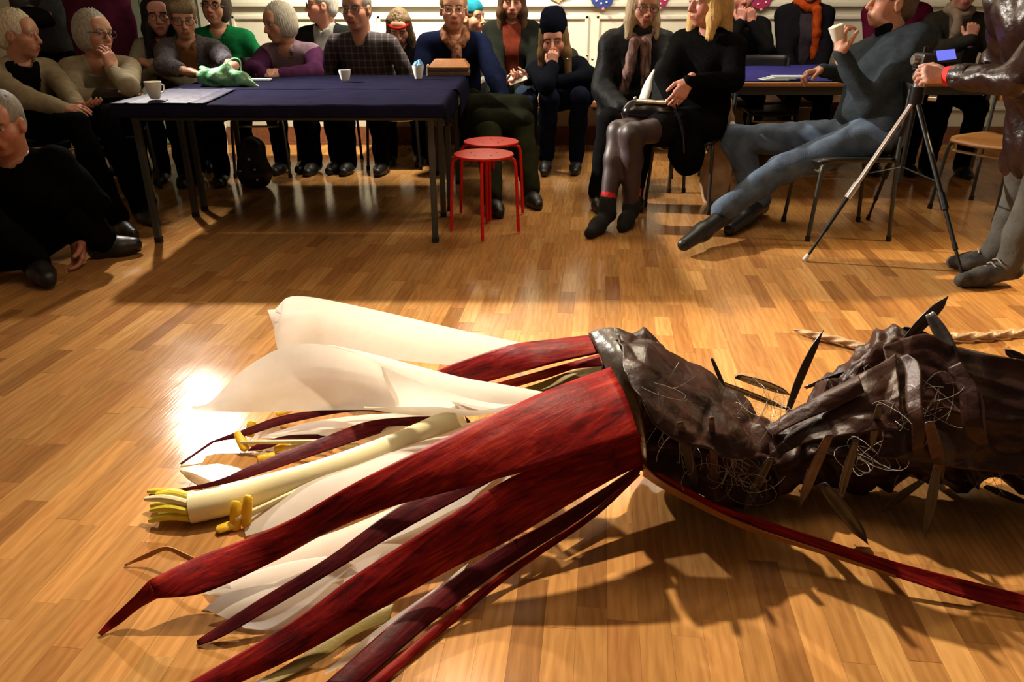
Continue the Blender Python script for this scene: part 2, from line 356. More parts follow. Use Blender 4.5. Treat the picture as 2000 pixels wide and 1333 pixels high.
M_tan = mat('tan paper', (0.36, 0.22, 0.09), 0.6, var=0.2, scale=12, bump=0.1)
M_white = mat('white felt sheet', (0.84, 0.815, 0.765), 0.75, var=0.03, scale=25, bump=0.06, bscale=500)
def translucent(m, wgt):                                        # thin sheet that lets light glow through
    N, L = m.node_tree.nodes, m.node_tree.links; B = N['Principled BSDF']; t = N.new('ShaderNodeBsdfTranslucent'); x = N.new('ShaderNodeMixShader'); x.inputs[0].default_value = wgt
    L.new(B.inputs['Base Color'].links[0].from_socket, t.inputs[0]); L.new(B.outputs[0], x.inputs[1]); L.new(t.outputs[0], x.inputs[2]); L.new(x.outputs[0], N['Material Output'].inputs[0])
translucent(M_white, 0.55)
M_cream = mat('cream foam', (0.82, 0.75, 0.46), 0.6, var=0.04, scale=20, bump=0.04)
M_yel = mat('yellow painted foam', (0.85, 0.52, 0.02), 0.5, var=0.15, scale=25, bump=0.1)
M_lemon = mat('lemon painted foam', (0.74, 0.62, 0.05), 0.5, var=0.15, scale=25, bump=0.1)

flower = thing('paper_flower', 'giant handmade flower with white petals, red sepals and crumpled brown stem on the floor', 'sculpture', gz(1215, 910))
def sheet(name, m, strips, parent=None, nl=60, nw=14, thick=0.003, rough=0.006, label=None, seed=0, crump=0.0):
    vs, qs, uvs, b = [], [], [], 0
    for A, B_, bulge in strips:
        A3 = crom([gz(*p) for p in A], nl); B3 = crom([gz(*p) for p in B_], nl); ln = np.r_[0, np.cumsum(np.linalg.norm(np.diff((A3+B3)/2, axis=0), axis=1))]
        for i in range(nl):
            a, c = A3[i], B3[i]; t = unit((A3[min(i+1, nl-1)]+B3[min(i+1, nl-1)])-(A3[max(i-1, 0)]+B3[max(i-1, 0)])); nrm = unit(np.cross(t, c-a))
            if nrm[2] < 0: nrm = -nrm
            wd = np.linalg.norm(c-a)
            for j in range(nw):
                v = j/(nw-1); p = a+(c-a)*v
                h = bulge*wd*math.sin(math.pi*v)+rough*wd*8*(nz(p, 9, seed)*0.5+nz((ln[i]*4, v*wd*60, seed), 1.0)*0.35)*min(1, 4*v+0.2, 4*(1-v)+0.2)
                if crump: q_ = p*1.0; vd = noise.voronoi(Vector(q_*8+0.5*V(nz(q_, 5, 1), nz(q_, 5, 7), nz(q_, 5, 4))))[0]; h += crump*(vd[1]-vd[0]-.3)+crump*.8*(.35-abs(nz((ln[i]*3, v*wd*14, seed), 1.0)))
                vs.append(p+nrm*h); uvs.append((ln[i], v*max(wd, 0.05)))
        for i in range(nl-1):
            for j in range(nw-1): k = b+i*nw+j; qs.append((k, k+1, k+nw+1, k+nw))
        b += nl*nw
    vs = np.array(vs); vs[:, 2] = np.maximum(vs[:, 2], 0.004)
    o = obj_np(name, vs, qs, m, parent or flower, uv=uvs)
    if m is not M_white: s = o.modifiers.new('thickness', 'SOLIDIFY'); s.thickness = thick; s.offset = 0
    if label: o['label'] = label
    return o
# red sepals (edges given as pixel, pixel, height above the floor)
sheet('sepal', M_red, [([(1192, 718, .40), (1065, 765, .38), (900, 842, .32), (700, 940, .23), (560, 1020, .17), (470, 1058, .13), (380, 1092, .10), (292, 1134, .09)],
                        [(1248, 852, .33), (1100, 900, .29), (920, 950, .24), (760, 992, .18), (640, 1040, .13), (530, 1100, .10), (400, 1158, .07), (306, 1170, .06)], 0.10),
                       ([(292, 1134, .09), (255, 1172, .06), (215, 1210, .025), (192, 1238, .006)], [(306, 1170, .06), (270, 1190, .035), (235, 1218, .012), (198, 1243, .004)], 0.10)],
      nl=70, label='longest red sepal with a kinked tip touching the floor', seed=1)
sheet('sepal', M_dred, [([(1160, 830, .25), (1060, 868, .24), (900, 932, .2), (780, 990, .17), (640, 1090, .11), (500, 1176, .06), (385, 1252, .006)],
                         [(1130, 880, .22), (1000, 922, .2), (880, 985, .17), (760, 1052, .13), (620, 1136, .08), (450, 1236, .025), (387, 1262, .004)], 0.05)], label='narrow dark crimson sepal below the longest one', seed=2)
sheet('sepal', M_red, [([(1252, 852, .29), (1120, 890, .27), (1000, 932, .25), (870, 1012, .2), (700, 1120, .13), (560, 1222, .075), (360, 1340, .02)],
                        [(1258, 906, .19), (1170, 950, .18), (1000, 1052, .13), (880, 1112, .10), (740, 1192, .065), (600, 1272, .035), (430, 1352, .006)], 0.10)], nl=70, label='broad red sepal running to the bottom edge', seed=3)
sheet('sepal', M_dred, [([(1254, 908, .17), (1100, 1004, .11), (960, 1080, .075), (800, 1192, .045), (630, 1340, .02)], [(1256, 915, .13), (1140, 1010, .07), (985, 1110, .045), (850, 1212, .025), (690, 1350, .008)], 0.10)], label='dark lower sepal, one of a pair lying close together', seed=4)
sheet('sepal', M_red, [([(1250, 922, .10), (1145, 1010, .06), (990, 1112, .04), (860, 1214, .025), (700, 1350, .012)], [(1250, 928, .06), (1160, 1012, .03), (1010, 1116, .02), (880, 1222, .01), (735, 1350, .004)], 0.12)], label='lowest red sepal on the floor side', seed=5)
sheet('sepal', M_red, [([(1162, 654, .42), (1075, 664, .41), (1000, 674, .39), (930, 696, .33), (865, 720, .25), (820, 745, .18)], [(1172, 690, .40), (1090, 708, .38), (1030, 724, .36), (960, 744, .29), (900, 760, .22), (850, 775, .16)], 0.08)], label='uppermost red sepal behind the white petals', seed=6)
sheet('sepal', M_red, [([(1176, 692, .37), (1100, 712, .35), (1040, 730, .33), (960, 752, .30), (880, 775, .25)], [(1182, 714, .36), (1120, 722, .34), (1070, 738, .31), (1000, 758, .28), (920, 785, .22)], 0.06)], label='short red sepal under the uppermost one', seed=7)
sheet('sepal', M_olive, [([(1180, 712, .35), (1110, 728, .33), (1050, 750, .30), (1000, 766, .28)], [(1198, 730, .35), (1140, 750, .33), (1080, 764, .30), (1010, 776, .28)], -0.1)], nl=24, label='olive inner side of a sepal inside the flower opening', seed=17)
sheet('sepal', M_dred, [([(760, 788, .12), (690, 796, .10), (560, 811, .075), (470, 842, .05), (420, 860, .035), (405, 868, .03), (352, 906, .005)],
                         [(760, 806, .10), (680, 805, .085), (560, 828, .06), (480, 852, .04), (424, 864, .03), (408, 872, .025), (354, 908, .004)], 0.06)], label='thin red sepal with a whip-like tip', seed=8)
sheet('sepal', M_dred, [([(905, 812, .17), (740, 820, .12), (640, 852, .085), (500, 906, .05), (420, 940, .03), (290, 967, .006)], [(920, 826, .15), (780, 838, .10), (660, 874, .07), (520, 922, .04), (430, 948, .02), (292, 970, .004)], 0.08)], label='long thin red sepal pointing left above the cream tube', seed=9)
sheet('sepal', M_dred, [([(640, 846, .06), (560, 852, .04), (505, 868, .02), (484, 880, .008)], [(640, 856, .05), (560, 866, .03), (515, 878, .014), (486, 882, .005)], 0.05)], label='short red sepal tip beside the yellow anthers', seed=10)
sheet('sepal', M_tan, [([(352, 919, .03), (385, 928, .02), (440, 955, .01)], [(352, 921, .03), (372, 940, .012), (425, 968, .004)], 0.04)], nl=20, label='tan paper sepal tip on the floor', seed=11)
sheet('sepal', M_kraft, [([(243, 1104, .004), (285, 1082, .03), (325, 1068, .055), (365, 1083, .06), (400, 1100, .05)], [(245, 1106, .004), (290, 1090, .02), (326, 1076, .045), (362, 1092, .05), (396, 1108, .045)], 0.03)], nl=30, label='orange bent sepal tip behind the longest red sepal', seed=12)
sheet('sepal', M_olive, [([(770, 1180, .03), (690, 1215, .025), (620, 1262, .02), (540, 1312, .01), (480, 1340, .006)], [(760, 1215, .012), (690, 1245, .012), (640, 1282, .008), (560, 1325, .006), (500, 1350, .004)], 0.05)], label='olive underside of a sepal near the bottom edge', seed=13)
# the long sepal that points right along the floor: red face, orange paper rim
lr = sheet('sepal', M_red, [([(1290, 925, .16), (1400, 985, .13), (1480, 1012, .11), (1600, 1052, .09), (1750, 1098, .065), (1880, 1132, .05), (2010, 1164, .035), (2100, 1185, .02)],
                             [(1262, 918, .13), (1380, 992, .10), (1480, 1036, .085), (1600, 1078, .06), (1750, 1128, .04), (1880, 1168, .022), (2010, 1200, .01), (2100, 1222, .004)], -0.05)], nl=70, label='long red sepal pointing right along the floor', seed=14)
sheet('sepal_rim', M_kraft, [([(1256, 908, .15), (1300, 944, .135), (1400, 998, .105), (1480, 1034, .092), (1600, 1074, .068), (1750, 1126, .043)], [(1256, 930, .10), (1300, 958, .105), (1400, 1010, .085), (1480, 1043, .075), (1600, 1081, .056), (1750, 1129, .038)], 0.05)], lr, label='orange paper edge of the right-hand sepal', seed=15)
# white petals
sheet('petal', M_white, [([(1060, 680, .38), (1000, 666, .34), (900, 645, .29), (760, 612, .24), (640, 586, .20), (590, 579, .185), (560, 582, .185), (537, 604, .19), (522, 606, .19)],
                          [(1020, 735, .32), (960, 720, .29), (860, 712, .25), (740, 700, .20), (640, 690, .16), (600, 700, .15), (570, 705, .15), (545, 690, .155), (534, 640, .17)], 0.12),
                         ([(537, 604, .21), (560, 612, .215), (600, 612, .22), (640, 606, .225)], [(536, 628, .19), (565, 626, .205), (600, 618, .215), (640, 607, .225)], -0.3)],
      nl=60, nw=20, rough=0.002, label='rear white petal catching the spotlight, with a curled end')
sheet('petal', M_white, [([(1062, 768, .34), (980, 752, .34), (900, 738, .33), (800, 712, .31), (720, 692, .29), (650, 676, .27), (590, 672, .25), (540, 684, .22), (490, 712, .18), (450, 745, .15), (425, 772, .12), (402, 790, .10), (371, 794, .10)],
                          [(1050, 776, .31), (980, 800, .26), (930, 806, .22), (860, 800, .18), (780, 802, .14), (700, 801, .11), (620, 802, .09), (560, 804, .08), (510, 805, .075), (470, 805, .07), (440, 805, .07), (412, 805, .07), (388, 804, .075)], -0.10),
                         ([(1062, 766, .345), (980, 751, .345), (900, 737, .335), (800, 711, .32), (720, 690, .30), (660, 677, .285), (640, 675, .275)],
                          [(1060, 775, .35), (1000, 790, .335), (930, 782, .335), (850, 758, .33), (760, 722, .31), (690, 690, .295), (645, 677, .28)], 0.12),
                         ([(1058, 772, .33), (980, 796, .29), (930, 802, .265), (860, 796, .235), (780, 796, .19), (710, 798, .155)], [(1040, 784, .31), (970, 806, .26), (920, 813, .225), (850, 814, .195), (780, 809, .155), (715, 799, .12)], 0.1)],
      nl=60, nw=22, rough=0.002, label='largest white petal, folded over at the top')
sheet('petal', M_white, [([(900, 825, .18), (800, 832, .12), (650, 838, .08), (520, 850, .04)], [(900, 850, .15), (800, 858, .10), (660, 858, .05), (510, 856, .02)], 0.05)], rough=0.002, label='narrow cream petal between two thin red sepals')
sheet('petal', M_white, [([(800, 806, .08), (700, 812, .06), (600, 826, .035), (520, 850, .012)], [(840, 815, .10), (740, 822, .07), (640, 842, .045), (540, 862, .012)], 0.04)], nl=30, rough=0.002, label='small white petal low behind the thin sepals')
sheet('petal', M_white, [([(950, 815, .22), (850, 850, .15), (700, 905, .09), (600, 932, .06), (545, 965, .04), (500, 1000, .015), (478, 1032, .006)],
                          [(980, 850, .25), (900, 890, .19), (760, 945, .13), (680, 965, .10), (600, 1000, .06), (530, 1032, .03), (480, 1048, .01)], 0.08)], nl=40, rough=0.002, label='white petal between the cream tube and the longest sepal')
sheet('petal', M_white, [([(1000, 900, .20), (900, 930, .15), (790, 980, .10), (690, 1025, .075), (560, 1072, .05), (470, 1105, .035), (402, 1128, .03)],
                          [(1000, 960, .18), (900, 990, .14), (820, 1030, .11), (720, 1070, .08), (600, 1100, .06), (480, 1128, .04), (414, 1146, .03)], 0.10),
                         ([(620, 1085, .06), (560, 1096, .055), (480, 1120, .04), (425, 1142, .035), (398, 1160, .03)], [(700, 1120, .06), (620, 1150, .05), (540, 1170, .04), (470, 1180, .025), (426, 1168, .025)], 0.10)],
      nl=44, rough=0.002, label='white petal with pointed torn tips below the longest sepal')
sheet('petal', M_white, [([(940, 960, .14), (820, 1020, .10), (700, 1070, .085), (560, 1130, .065), (440, 1160, .045), (400, 1190, .03)],
                          [(920, 1000, .10), (820, 1080, .06), (720, 1130, .04), (620, 1195, .02), (540, 1230, .008), (478, 1228, .006)], 0.12)], nl=44, rough=0.002, label='white petal with a scooped rim lying on the floor')
sheet('petal', M_white, [([(915, 1100, .06), (850, 1150, .05), (760, 1212, .04), (690, 1266, .03), (632, 1316, .02)], [(905, 1118, .04), (840, 1175, .025), (760, 1245, .015), (700, 1285, .01), (636, 1318, .012)], 0.06)], nl=30, rough=0.002, label='slim white petal at the bottom between the red sepals')
for q, (a, b, c) in enumerate([((425, 1118), (399, 1130), (430, 1132)), ((428, 1146), (398, 1160), (436, 1158)), ((440, 1165), (400, 1192), (445, 1180))]):
    sheet('petal_tip', M_white, [([(a[0]+20, a[1]-8, .045), (a[0], a[1], .04), (b[0], b[1], .03)], [(c[0]+20, c[1], .035), (c[0], c[1], .03), (b[0]+2, b[1]+2, .03)], 0.08)], nl=12, nw=6, rough=0)
# style tube with yellow lobes
sty = MB().tube(crom([gz(900, 815, .2), gz(780, 868, .115), gz(640, 920, .075), (gz(520, 955, .05)), gz(440, 979, .042), gz(372, 993, .038)], 30), list(np.linspace(.034, .036, 20))+list(np.linspace(.036, .040, 10)), 20).build('style_tube', M_cream, flower)
for k in range(9):
    a0 = gz(376, 993, .038); a = 2*math.pi*k/9; off = V(0, math.cos(a), math.sin(a))*0.028; e = gz(298+random.uniform(-14, 14), 990+random.uniform(-8, 8), .03)+off*1.1; e[2] = max(e[2], .012)
    MB().tube(crom([a0+off, (a0+off+e)/2+V(0, 0, .008), e], 8), [.008, .009, .0095, .0095, .0095, .009, .008, .006], 8).build('stigma_lobe', M_lemon if k % 3 else M_cream, sty)
def anther(px, py, z, ln, ang, tilt):
    p = gz(px, py, z); d = V(math.cos(ang)*math.cos(tilt), math.sin(ang)*math.cos(tilt), math.sin(tilt)); u = unit(np.cross(d, UP))
    MB().tube([p-d*ln*.5, p-d*ln*.42, p, p+d*ln*.42, p+d*ln*.5], [.008, .014, .0155, .014, .008], 10, flat=0.6).build('anther', M_yel, flower)
for a in [(460, 1008, .035, .075, 1.5, 1.2), (482, 1000, .045, .085, 1.2, 1.25), (447, 1028, .012, .06, .5, .05), (472, 862, .03, .07, 2.2, .5), (490, 838, .03, .05, 1.4, 1.0), (552, 872, .03, .05, .3, .3), (555, 804, .03, .05, 0.2, .2), (520, 893, .015, .05, .2, .1)]: anther(*a)
for a, b in [((640, 862), (470, 865)), ((700, 870), (552, 874)), ((620, 940), (482, 1010)), ((600, 950), (460, 1015))]:
    MB().tube(crom([gz(a[0], a[1], .06), gz((a[0]+b[0])/2, (a[1]+b[1])/2, .05), gz(b[0], b[1], .03)], 10), .006, 8).build('filament', M_cream, flower)
# stem
def stem_mat():
    m, N, L, B = new_mat('crumpled dark brown sheeting'); v = coords(N, L, 'Object')
    n = N.new('ShaderNodeTexNoise'); n.inputs['Scale'].default_value = 6; n.inputs['Detail'].default_value = 8; n.inputs['Distortion'].default_value = 1; L.new(v, n.inputs['Vector'])
    r = ramp(N, [(0.30, (0.014, 0.006, 0.005)), (0.50, (0.034, 0.012, 0.009)), (0.64, (0.052, 0.019, 0.013)), (0.82, (0.10, 0.042, 0.034))]); L.new(n.outputs[0], r.inputs[0]); L.new(r.outputs[0], B.inputs['Base Color'])
    vo = N.new('ShaderNodeTexVoronoi'); vo.feature = 'DISTANCE_TO_EDGE'; vo.inputs['Scale'].default_value = 9; nn = N.new('ShaderNodeTexNoise'); nn.inputs['Scale'].default_value = 3; L.new(v, nn.inputs['Vector'])
    mx = N.new('ShaderNodeMix'); mx.data_type = 'VECTOR'; mx.inputs[0].default_value = 0.25; L.new(v, mx.inputs[4]); L.new(nn.outputs['Color'], mx.inputs[5]); L.new(mx.outputs[1], vo.inputs['Vector'])
    b = N.new('ShaderNodeBump'); b.inputs['Strength'].default_value = 0.55; b.inputs['Distance'].default_value = 0.03; L.new(vo.outputs[0], b.inputs['Height'])
    b2 = N.new('ShaderNodeBump'); b2.inputs['Strength'].default_value = 0.3; b2.inputs['Distance'].default_value = 0.01; n4 = N.new('ShaderNodeTexNoise'); n4.inputs['Scale'].default_value = 40; n4.inputs['Detail'].default_value = 5; L.new(v, n4.inputs['Vector'])
    L.new(n4.outputs[0], b2.inputs['Height']); L.new(b.outputs[0], b2.inputs['Normal']); L.new(b2.outputs[0], B.inputs['Normal'])
    B.inputs['Roughness'].default_value = 0.44; B.inputs['Specular IOR Level'].default_value = 0.3; return m
M_stem = stem_mat()
M_blade = mat('grey brown stiff film', (0.060, 0.052, 0.048), 0.28, var=0.35, scale=12, bump=0.15, bscale=40)
M_pinkb = mat('pinkish stiff film', (0.10, 0.052, 0.048), 0.32, var=0.5, scale=14, bump=0.15, bscale=40)
M_tape = mat('dark duct tape', (0.05, 0.038, 0.030), 0.3, var=0.3, scale=20, bump=0.3, bscale=30)
M_wire = mat('clear nylon line', (0.40, 0.36, 0.33), 0.3, var=0.1, bump=0)
def stem_tube():
    # per ring: top silhouette pixel + height, bottom pixel + height (heights above the floor)
    st = [((1188, 648), .43, (1256, 912), .02), ((1225, 650), .43, (1300, 945), .015), ((1270, 664), .41, (1350, 968), .01), ((1335, 702), .36, (1400, 988), .01), ((1400, 745), .31, (1450, 990), .01), ((1460, 790), .26, (1490, 972), .01),
          ((1510, 838), .22, (1520, 955), .01), ((1560, 805), .26, (1560, 950), .01), ((1610, 765), .32, (1610, 945), .01), ((1660, 715), .39, (1670, 945), .01), ((1720, 672), .45, (1740, 945), .01), ((1775, 658), .46, (1800, 942), .01),
          ((1840, 672), .44, (1860, 945), .01), ((1920, 692), .42, (1930, 952), .01), ((2000, 704), .41, (2010, 960), .01), ((2090, 715), .40, (2110, 965), .01)]
    T = crom([gz(*a, za) for a, za, b, zb in st], 190); Bm = crom([gz(*b, zb) for a, za, b, zb in st], 190); n = 110; vs = []
    for i in range(190):
        c = (T[i]+Bm[i])/2; h = (T[i]-Bm[i])/2*.88; t = unit((T[min(i+1, 189)]+Bm[min(i+1, 189)])-(T[max(i-1, 0)]+Bm[max(i-1, 0)])); side = unit(np.cross(t, h)); r = np.linalg.norm(h); u = i/189
        cr = min(1, i/14)
        for k in range(n):
            a = 2*math.pi*k/n; ca, sa = math.cos(a), math.sin(a); p = c+h*ca*(abs(ca)**0.0)+side*sa*r*0.62
            q = p*1.0; f = 0
            vd = noise.voronoi(Vector(q*5.5+0.6*V(nz(q, 4, 1), nz(q, 4, 7), nz(q, 4, 4))))[0]; f += 0.060*(vd[1]-vd[0])-0.045+0.035*(0.5-abs(nz(q, 3.6, 3.0)))*2
            f += 0.040*(0.4-abs(nz((u*9, a*1.3, 0.3*ca), 1.6, 9.0)))*2
            f += 0.010*(0.4-abs(nz(q, 13, 5.0)))*2+0.006*nz(q, 40, 1.0)
            pin = math.exp(-((u-0.42)/0.06)**2)
            f += -0.05*pin*(0.5+0.5*math.sin(a*5))
            p = p+unit(h*ca+side*sa*r)*f*cr*(0.6+0.4*r/0.2); p[2] = max(p[2], 0.004); vs.append(p)
    q = [(i*n+k, i*n+(k+1) % n, (i+1)*n+(k+1) % n, (i+1)*n+k) for i in range(189) for k in range(n)]
    o = obj_np('stem', vs, q, M_stem, flower); o.modifiers.new('t', 'SOLIDIFY').thickness = 0.002; o['label'] = 'dark brown crumpled stem of glossy sheeting'
    return T, Bm, o
ST, SB, stem_o = stem_tube()
def fold(pts, wd, h, seed):                                    # a pressed fold of sheeting lying along the stem
    C3 = crom([gz(*p) for p in pts], 40); vs = []
    for i in range(40):
        t = unit(C3[min(i+1, 39)]-C3[max(i-1, 0)]); s = unit(np.cross(t, unit(V(0, -0.75, 0.65)))); w_ = wd*math.sin(math.pi*(0.06+0.88*i/39))**0.6
        for j in range(13):
            v = j/12*2-1; p = C3[i]+s*w_*v+unit(V(0, -0.75, 0.65))*(h*(1-abs(v))**0.9-0.018)+V(1, 1, 1)*0.020*nz(C3[i]+s*v*w_, 11, seed); p[2] = max(p[2], .005); vs.append(p)
    q = [(i*13+j, i*13+j+1, (i+1)*13+j+1, (i+1)*13+j) for i in range(39) for j in range(12)]
    o = obj_np('stem_fold', vs, q, M_stem, stem_o); o.modifiers.new('t', 'SOLIDIFY').thickness = 0.002
sheet('stem_fold', M_stem, [([(1196, 648, .445), (1270, 666, .43), (1340, 704, .39), (1400, 745, .34), (1460, 792, .30), (1508, 842, .27)],
                              [(1222, 745, .415), (1262, 805, .38), (1320, 855, .33), (1390, 884, .29), (1450, 896, .26), (1514, 892, .25)], .08)], stem_o, nl=90, nw=40, rough=.004, seed=31, crump=.030)
sheet('stem_fold', M_stem, [([(1496, 842, .28), (1560, 800, .34), (1620, 768, .39), (1690, 732, .44), (1750, 690, .48)],
                              [(1506, 896, .25), (1560, 874, .29), (1620, 858, .33), (1690, 846, .36), (1755, 840, .37)], .06)], stem_o, nl=80, nw=40, rough=.004, seed=32, crump=.024)
sheet('stem_fold', M_stem, [([(1500, 834, .30), (1560, 796, .36), (1620, 764, .41), (1680, 738, .45)], [(1512, 852, .30), (1570, 822, .35), (1630, 796, .39), (1690, 768, .43)], .18)], stem_o, nl=60, nw=16, rough=.004, seed=33, crump=.010)
sheet('stem_fold', M_stem, [([(1725, 676, .49), (1790, 657, .49), (1860, 676, .48), (1930, 692, .46), (2020, 706, .45), (2100, 716, .44)],
                              [(1715, 895, .28), (1790, 902, .26), (1870, 915, .23), (1940, 922, .21), (2020, 928, .21), (2100, 930, .21)], .10)], stem_o, nl=90, nw=60, rough=.004, seed=34, crump=.034)
fold([(1770, 690, .49), (1796, 760, .45), (1806, 830, .39), (1800, 890, .29)], .018, .03, 4)
fold([(1868, 715, .49), (1905, 790, .43), (1925, 870, .34)], .03, .03, 5)
# taped collar ring where the flower meets the stem
sheet('collar_band', M_tape, [([(1150, 652, .425), (1172, 695, .405), (1195, 745, .365), (1222, 805, .305), (1242, 855, .235), (1251, 892, .15), (1255, 918, .06)],
                               [(1205, 642, .45), (1222, 690, .435), (1236, 740, .395), (1250, 800, .325), (1260, 850, .255), (1264, 890, .17), (1264, 920, .06)], 0.12)], nl=60, nw=10, thick=.004, rough=.012, label='dark taped band where the sepals meet the stem', seed=21)
def blade(m, a, b, wd, bend=0.0, tw=0.0):                      # stiff lance-shaped spine with a centre crease
    A, B_ = gz(*a), gz(*b); n = 14; vs = []; t = unit(B_-A); s = unit(np.cross(t, V(0, 0.8, 0.6))+V(0, 0, tw)); nr = unit(np.cross(s, t))
    for i in range(n):
        u = i/(n-1); w_ = wd*(0.62+0.38*math.sin(math.pi*min(1, u*1.1)))*(1 if u < .82 else max(0.04, (1-u)/.18)); p = A+(B_-A)*u+nr*bend*.35*math.sin(math.pi*u)
        for v, h in ((-1, 0), (-.5, .25), (0, .4), (.5, .25), (1, 0)): q = p+s*w_*v+nr*h*w_*0.7; q[2] = max(q[2], .004); vs.append(q)
    f = [(i*5+j, i*5+j+1, (i+1)*5+j+1, (i+1)*5+j) for i in range(n-1) for j in range(4)]
    o = obj_np('spine', vs, f, m, flower); o.modifiers.new('t', 'SOLIDIFY').thickness = 0.0025; return o
for m, a, b, wd, bd in [(M_blade, (1538, 805, .30), (1608, 644, .50), .013, .02), (M_blade, (1572, 758, .28), (1705, 712, .38), .012, .01), (M_blade, (1772, 662, .46), (1852, 578, .58), .022, .0), (M_blade, (1815, 612, .54), (1872, 708, .45), .018, .0),
                       (M_blade, (1765, 640, .47), (1818, 655, .46), .010, .0), (M_blade, (1868, 700, .45), (1900, 760, .41), .012, .0), (M_pinkb, (1390, 815, .37), (1400, 992, .05), .009, .02), (M_blade, (1328, 825, .37), (1362, 965, .10), .012, .02), (M_pinkb, (1620, 850, .36), (1562, 992, .06), .014, .02),
                       (M_blade, (1605, 945, .16), (1696, 1064, .006), .020, .01), (M_pinkb, (1815, 825, .42), (1842, 938, .18), .014, .02), (M_blade, (1832, 905, .24), (1806, 1052, .03), .013, .0), (M_blade, (1800, 940, .14), (1722, 1002, .03), .020, .01), (M_blade, (2010, 710, .42), (1962, 682, .46), .014, .0),
                       (M_blade, (1505, 895, .27), (1452, 1005, .03), .013, .01), (M_blade, (1672, 860, .34), (1638, 988, .08), .011, .01), (M_blade, (1880, 940, .08), (1800, 925, .05), .014, .0), (M_blade, (1440, 735, .30), (1545, 772, .22), .018, .01), (M_blade, (1400, 745, .27), (1540, 800, .22), .015, .0), (M_blade, (1718, 790, .43), (1702, 880, .30), .009, .01),
                       (M_pinkb, (2005, 735, .40), (1990, 752, .38), .012, .0), (M_blade, (1925, 950, .05), (2010, 985, .01), .016, .0), (M_blade, (1390, 700, .38), (1420, 770, .29), .006, .0)]:
    blade(m, a, b, wd, bd)
wq = MB()
for cx, cy, z0, n_, sp in [(1490, 805, .27, 14, .05), (1430, 925, .13, 20, .06), (1755, 790, .36, 7, .05), (1815, 800, .34, 8, .06), (1690, 890, .18, 8, .05), (1330, 870, .2, 6, .06), (1940, 935, .08, 5, .06), (1300, 760, .36, 4, .05)]:
    c = gz(cx, cy, z0+.05)
    for _ in range(n_):
        p = c+RNG.normal(0, sp*.6, 3)*V(1, .6, .6); d = unit(RNG.normal(0, 1, 3)); e = unit(RNG.normal(0, 1, 3)); rr_ = random.uniform(.02, .055); tt_ = random.uniform(3, 8); pts = []
        for i in range(15): a = i/14*tt_; q = p+d*rr_*math.cos(a)*(1+i*.03)+e*rr_*math.sin(a)+V(.01, -.03, .02)*i/14; q[2] = max(q[2], .006); pts.append(q)
        wq.tube(pts, .0005, 4, cap=False)
o = wq.build('nylon_tangle', M_wire, flower); o['kind'] = 'stuff'; o['label'] = 'tangles of curled clear nylon line'
# twisted kraft strips lying behind the stem
def twisted(name, pts, r, label):
    C3 = crom([gz(*p) for p in pts], 60); vs = []
    for i in range(60):
        t = unit(C3[min(i+1, 59)]-C3[max(i-1, 0)]); s = unit(np.cross(t, UP)); u = np.cross(s, t); w_ = r*(0.25+0.75*math.sin(math.pi*min(.5, .5*i/16)))
        for k in range(12):
            a = 2*math.pi*k/12+i*0.25; rr_ = w_*(1+.35*math.sin(3*2*math.pi*k/12)+.25*nz((i*.3, k, 0), 1)); q = C3[i]+rr_*(math.cos(a)*s+.75*math.sin(a)*u); q[2] = max(q[2], .004); vs.append(q)
    o = obj_np(name, vs, [(i*12+k, i*12+(k+1) % 12, (i+1)*12+(k+1) % 12, (i+1)*12+k) for i in range(59) for k in range(12)], M_twist, flower); o['label'] = label
M_twist = mat('crinkled pale paper', (0.50, 0.33, 0.20), 0.4, var=0.25, scale=25, bump=0.4, bscale=60)
twisted('twisted_paper', [(1550, 644, .012), (1600, 656, .02), (1650, 668, .02), (1720, 686, .022), (1800, 690, .03)], .016, 'twisted pale paper strip poking out left behind the stem')
twisted('twisted_paper', [(1800, 662, .03), (1850, 658, .024), (1920, 656, .022), (1960, 652, .022), (2060, 642, .02)], .018, 'twisted pale paper strip running out of the frame on the right')

# ---------------------------------------------------------------- furniture
M_navy = mat('dark navy satin cloth', (0.009, 0.0085, 0.022), 0.6, var=0.15, scale=8, bump=0.25, bscale=14, spec=0.05)
M_blue = mat('violet blue cloth', (0.028, 0.026, 0.15), 0.6, var=0.15, scale=8, bump=0.2, bscale=14)
matte(M_navy, 0.93); matte(M_blue, 0.9)
M_iron = mat('dark grey painted steel', (0.035, 0.040, 0.036), 0.4, var=0.1, bump=0)
M_black = mat('black lacquer', (0.008, 0.008, 0.009), 0.45, var=0.1, bump=0)
M_chrome = mat('brass toned chrome', (0.75, 0.66, 0.45), 0.25, metal=1, var=0.05, bump=0)
M_steel = mat('brushed steel', (0.62, 0.60, 0.60), 0.3, metal=1, var=0.1, bump=0)
M_red2 = mat('red lacquer', (0.66, 0.008, 0.008), 0.42, var=0.06, scale=8, bump=0, spec=0.25)
M_oak = mat('light plywood', (0.44, 0.20, 0.055), 0.45, var=0.18, scale=20, stretch=(1, 8, 1), bump=0.05)
M_wood = mat('varnished wood edge', (0.40, 0.20, 0.07), 0.45, var=0.15, scale=20, stretch=(1, 8, 8), bump=0.05)
M_bench = mat('brown varnished bench', (0.22, 0.085, 0.03), 0.5, var=0.2, scale=18, stretch=(1, 8, 8), bump=0.05)
M_rub = mat('black rubber', (0.01, 0.01, 0.01), 0.8, var=0.1, bump=0)
M_whitepl = mat('white plastic', (0.75, 0.72, 0.66), 0.4, var=0.04, bump=0)
M_china = mat('off white china', (0.62, 0.60, 0.50), 0.25, var=0.04, bump=0)
M_paper = mat('white paper', (0.78, 0.77, 0.73), 0.7, var=0.04, bump=0.05)

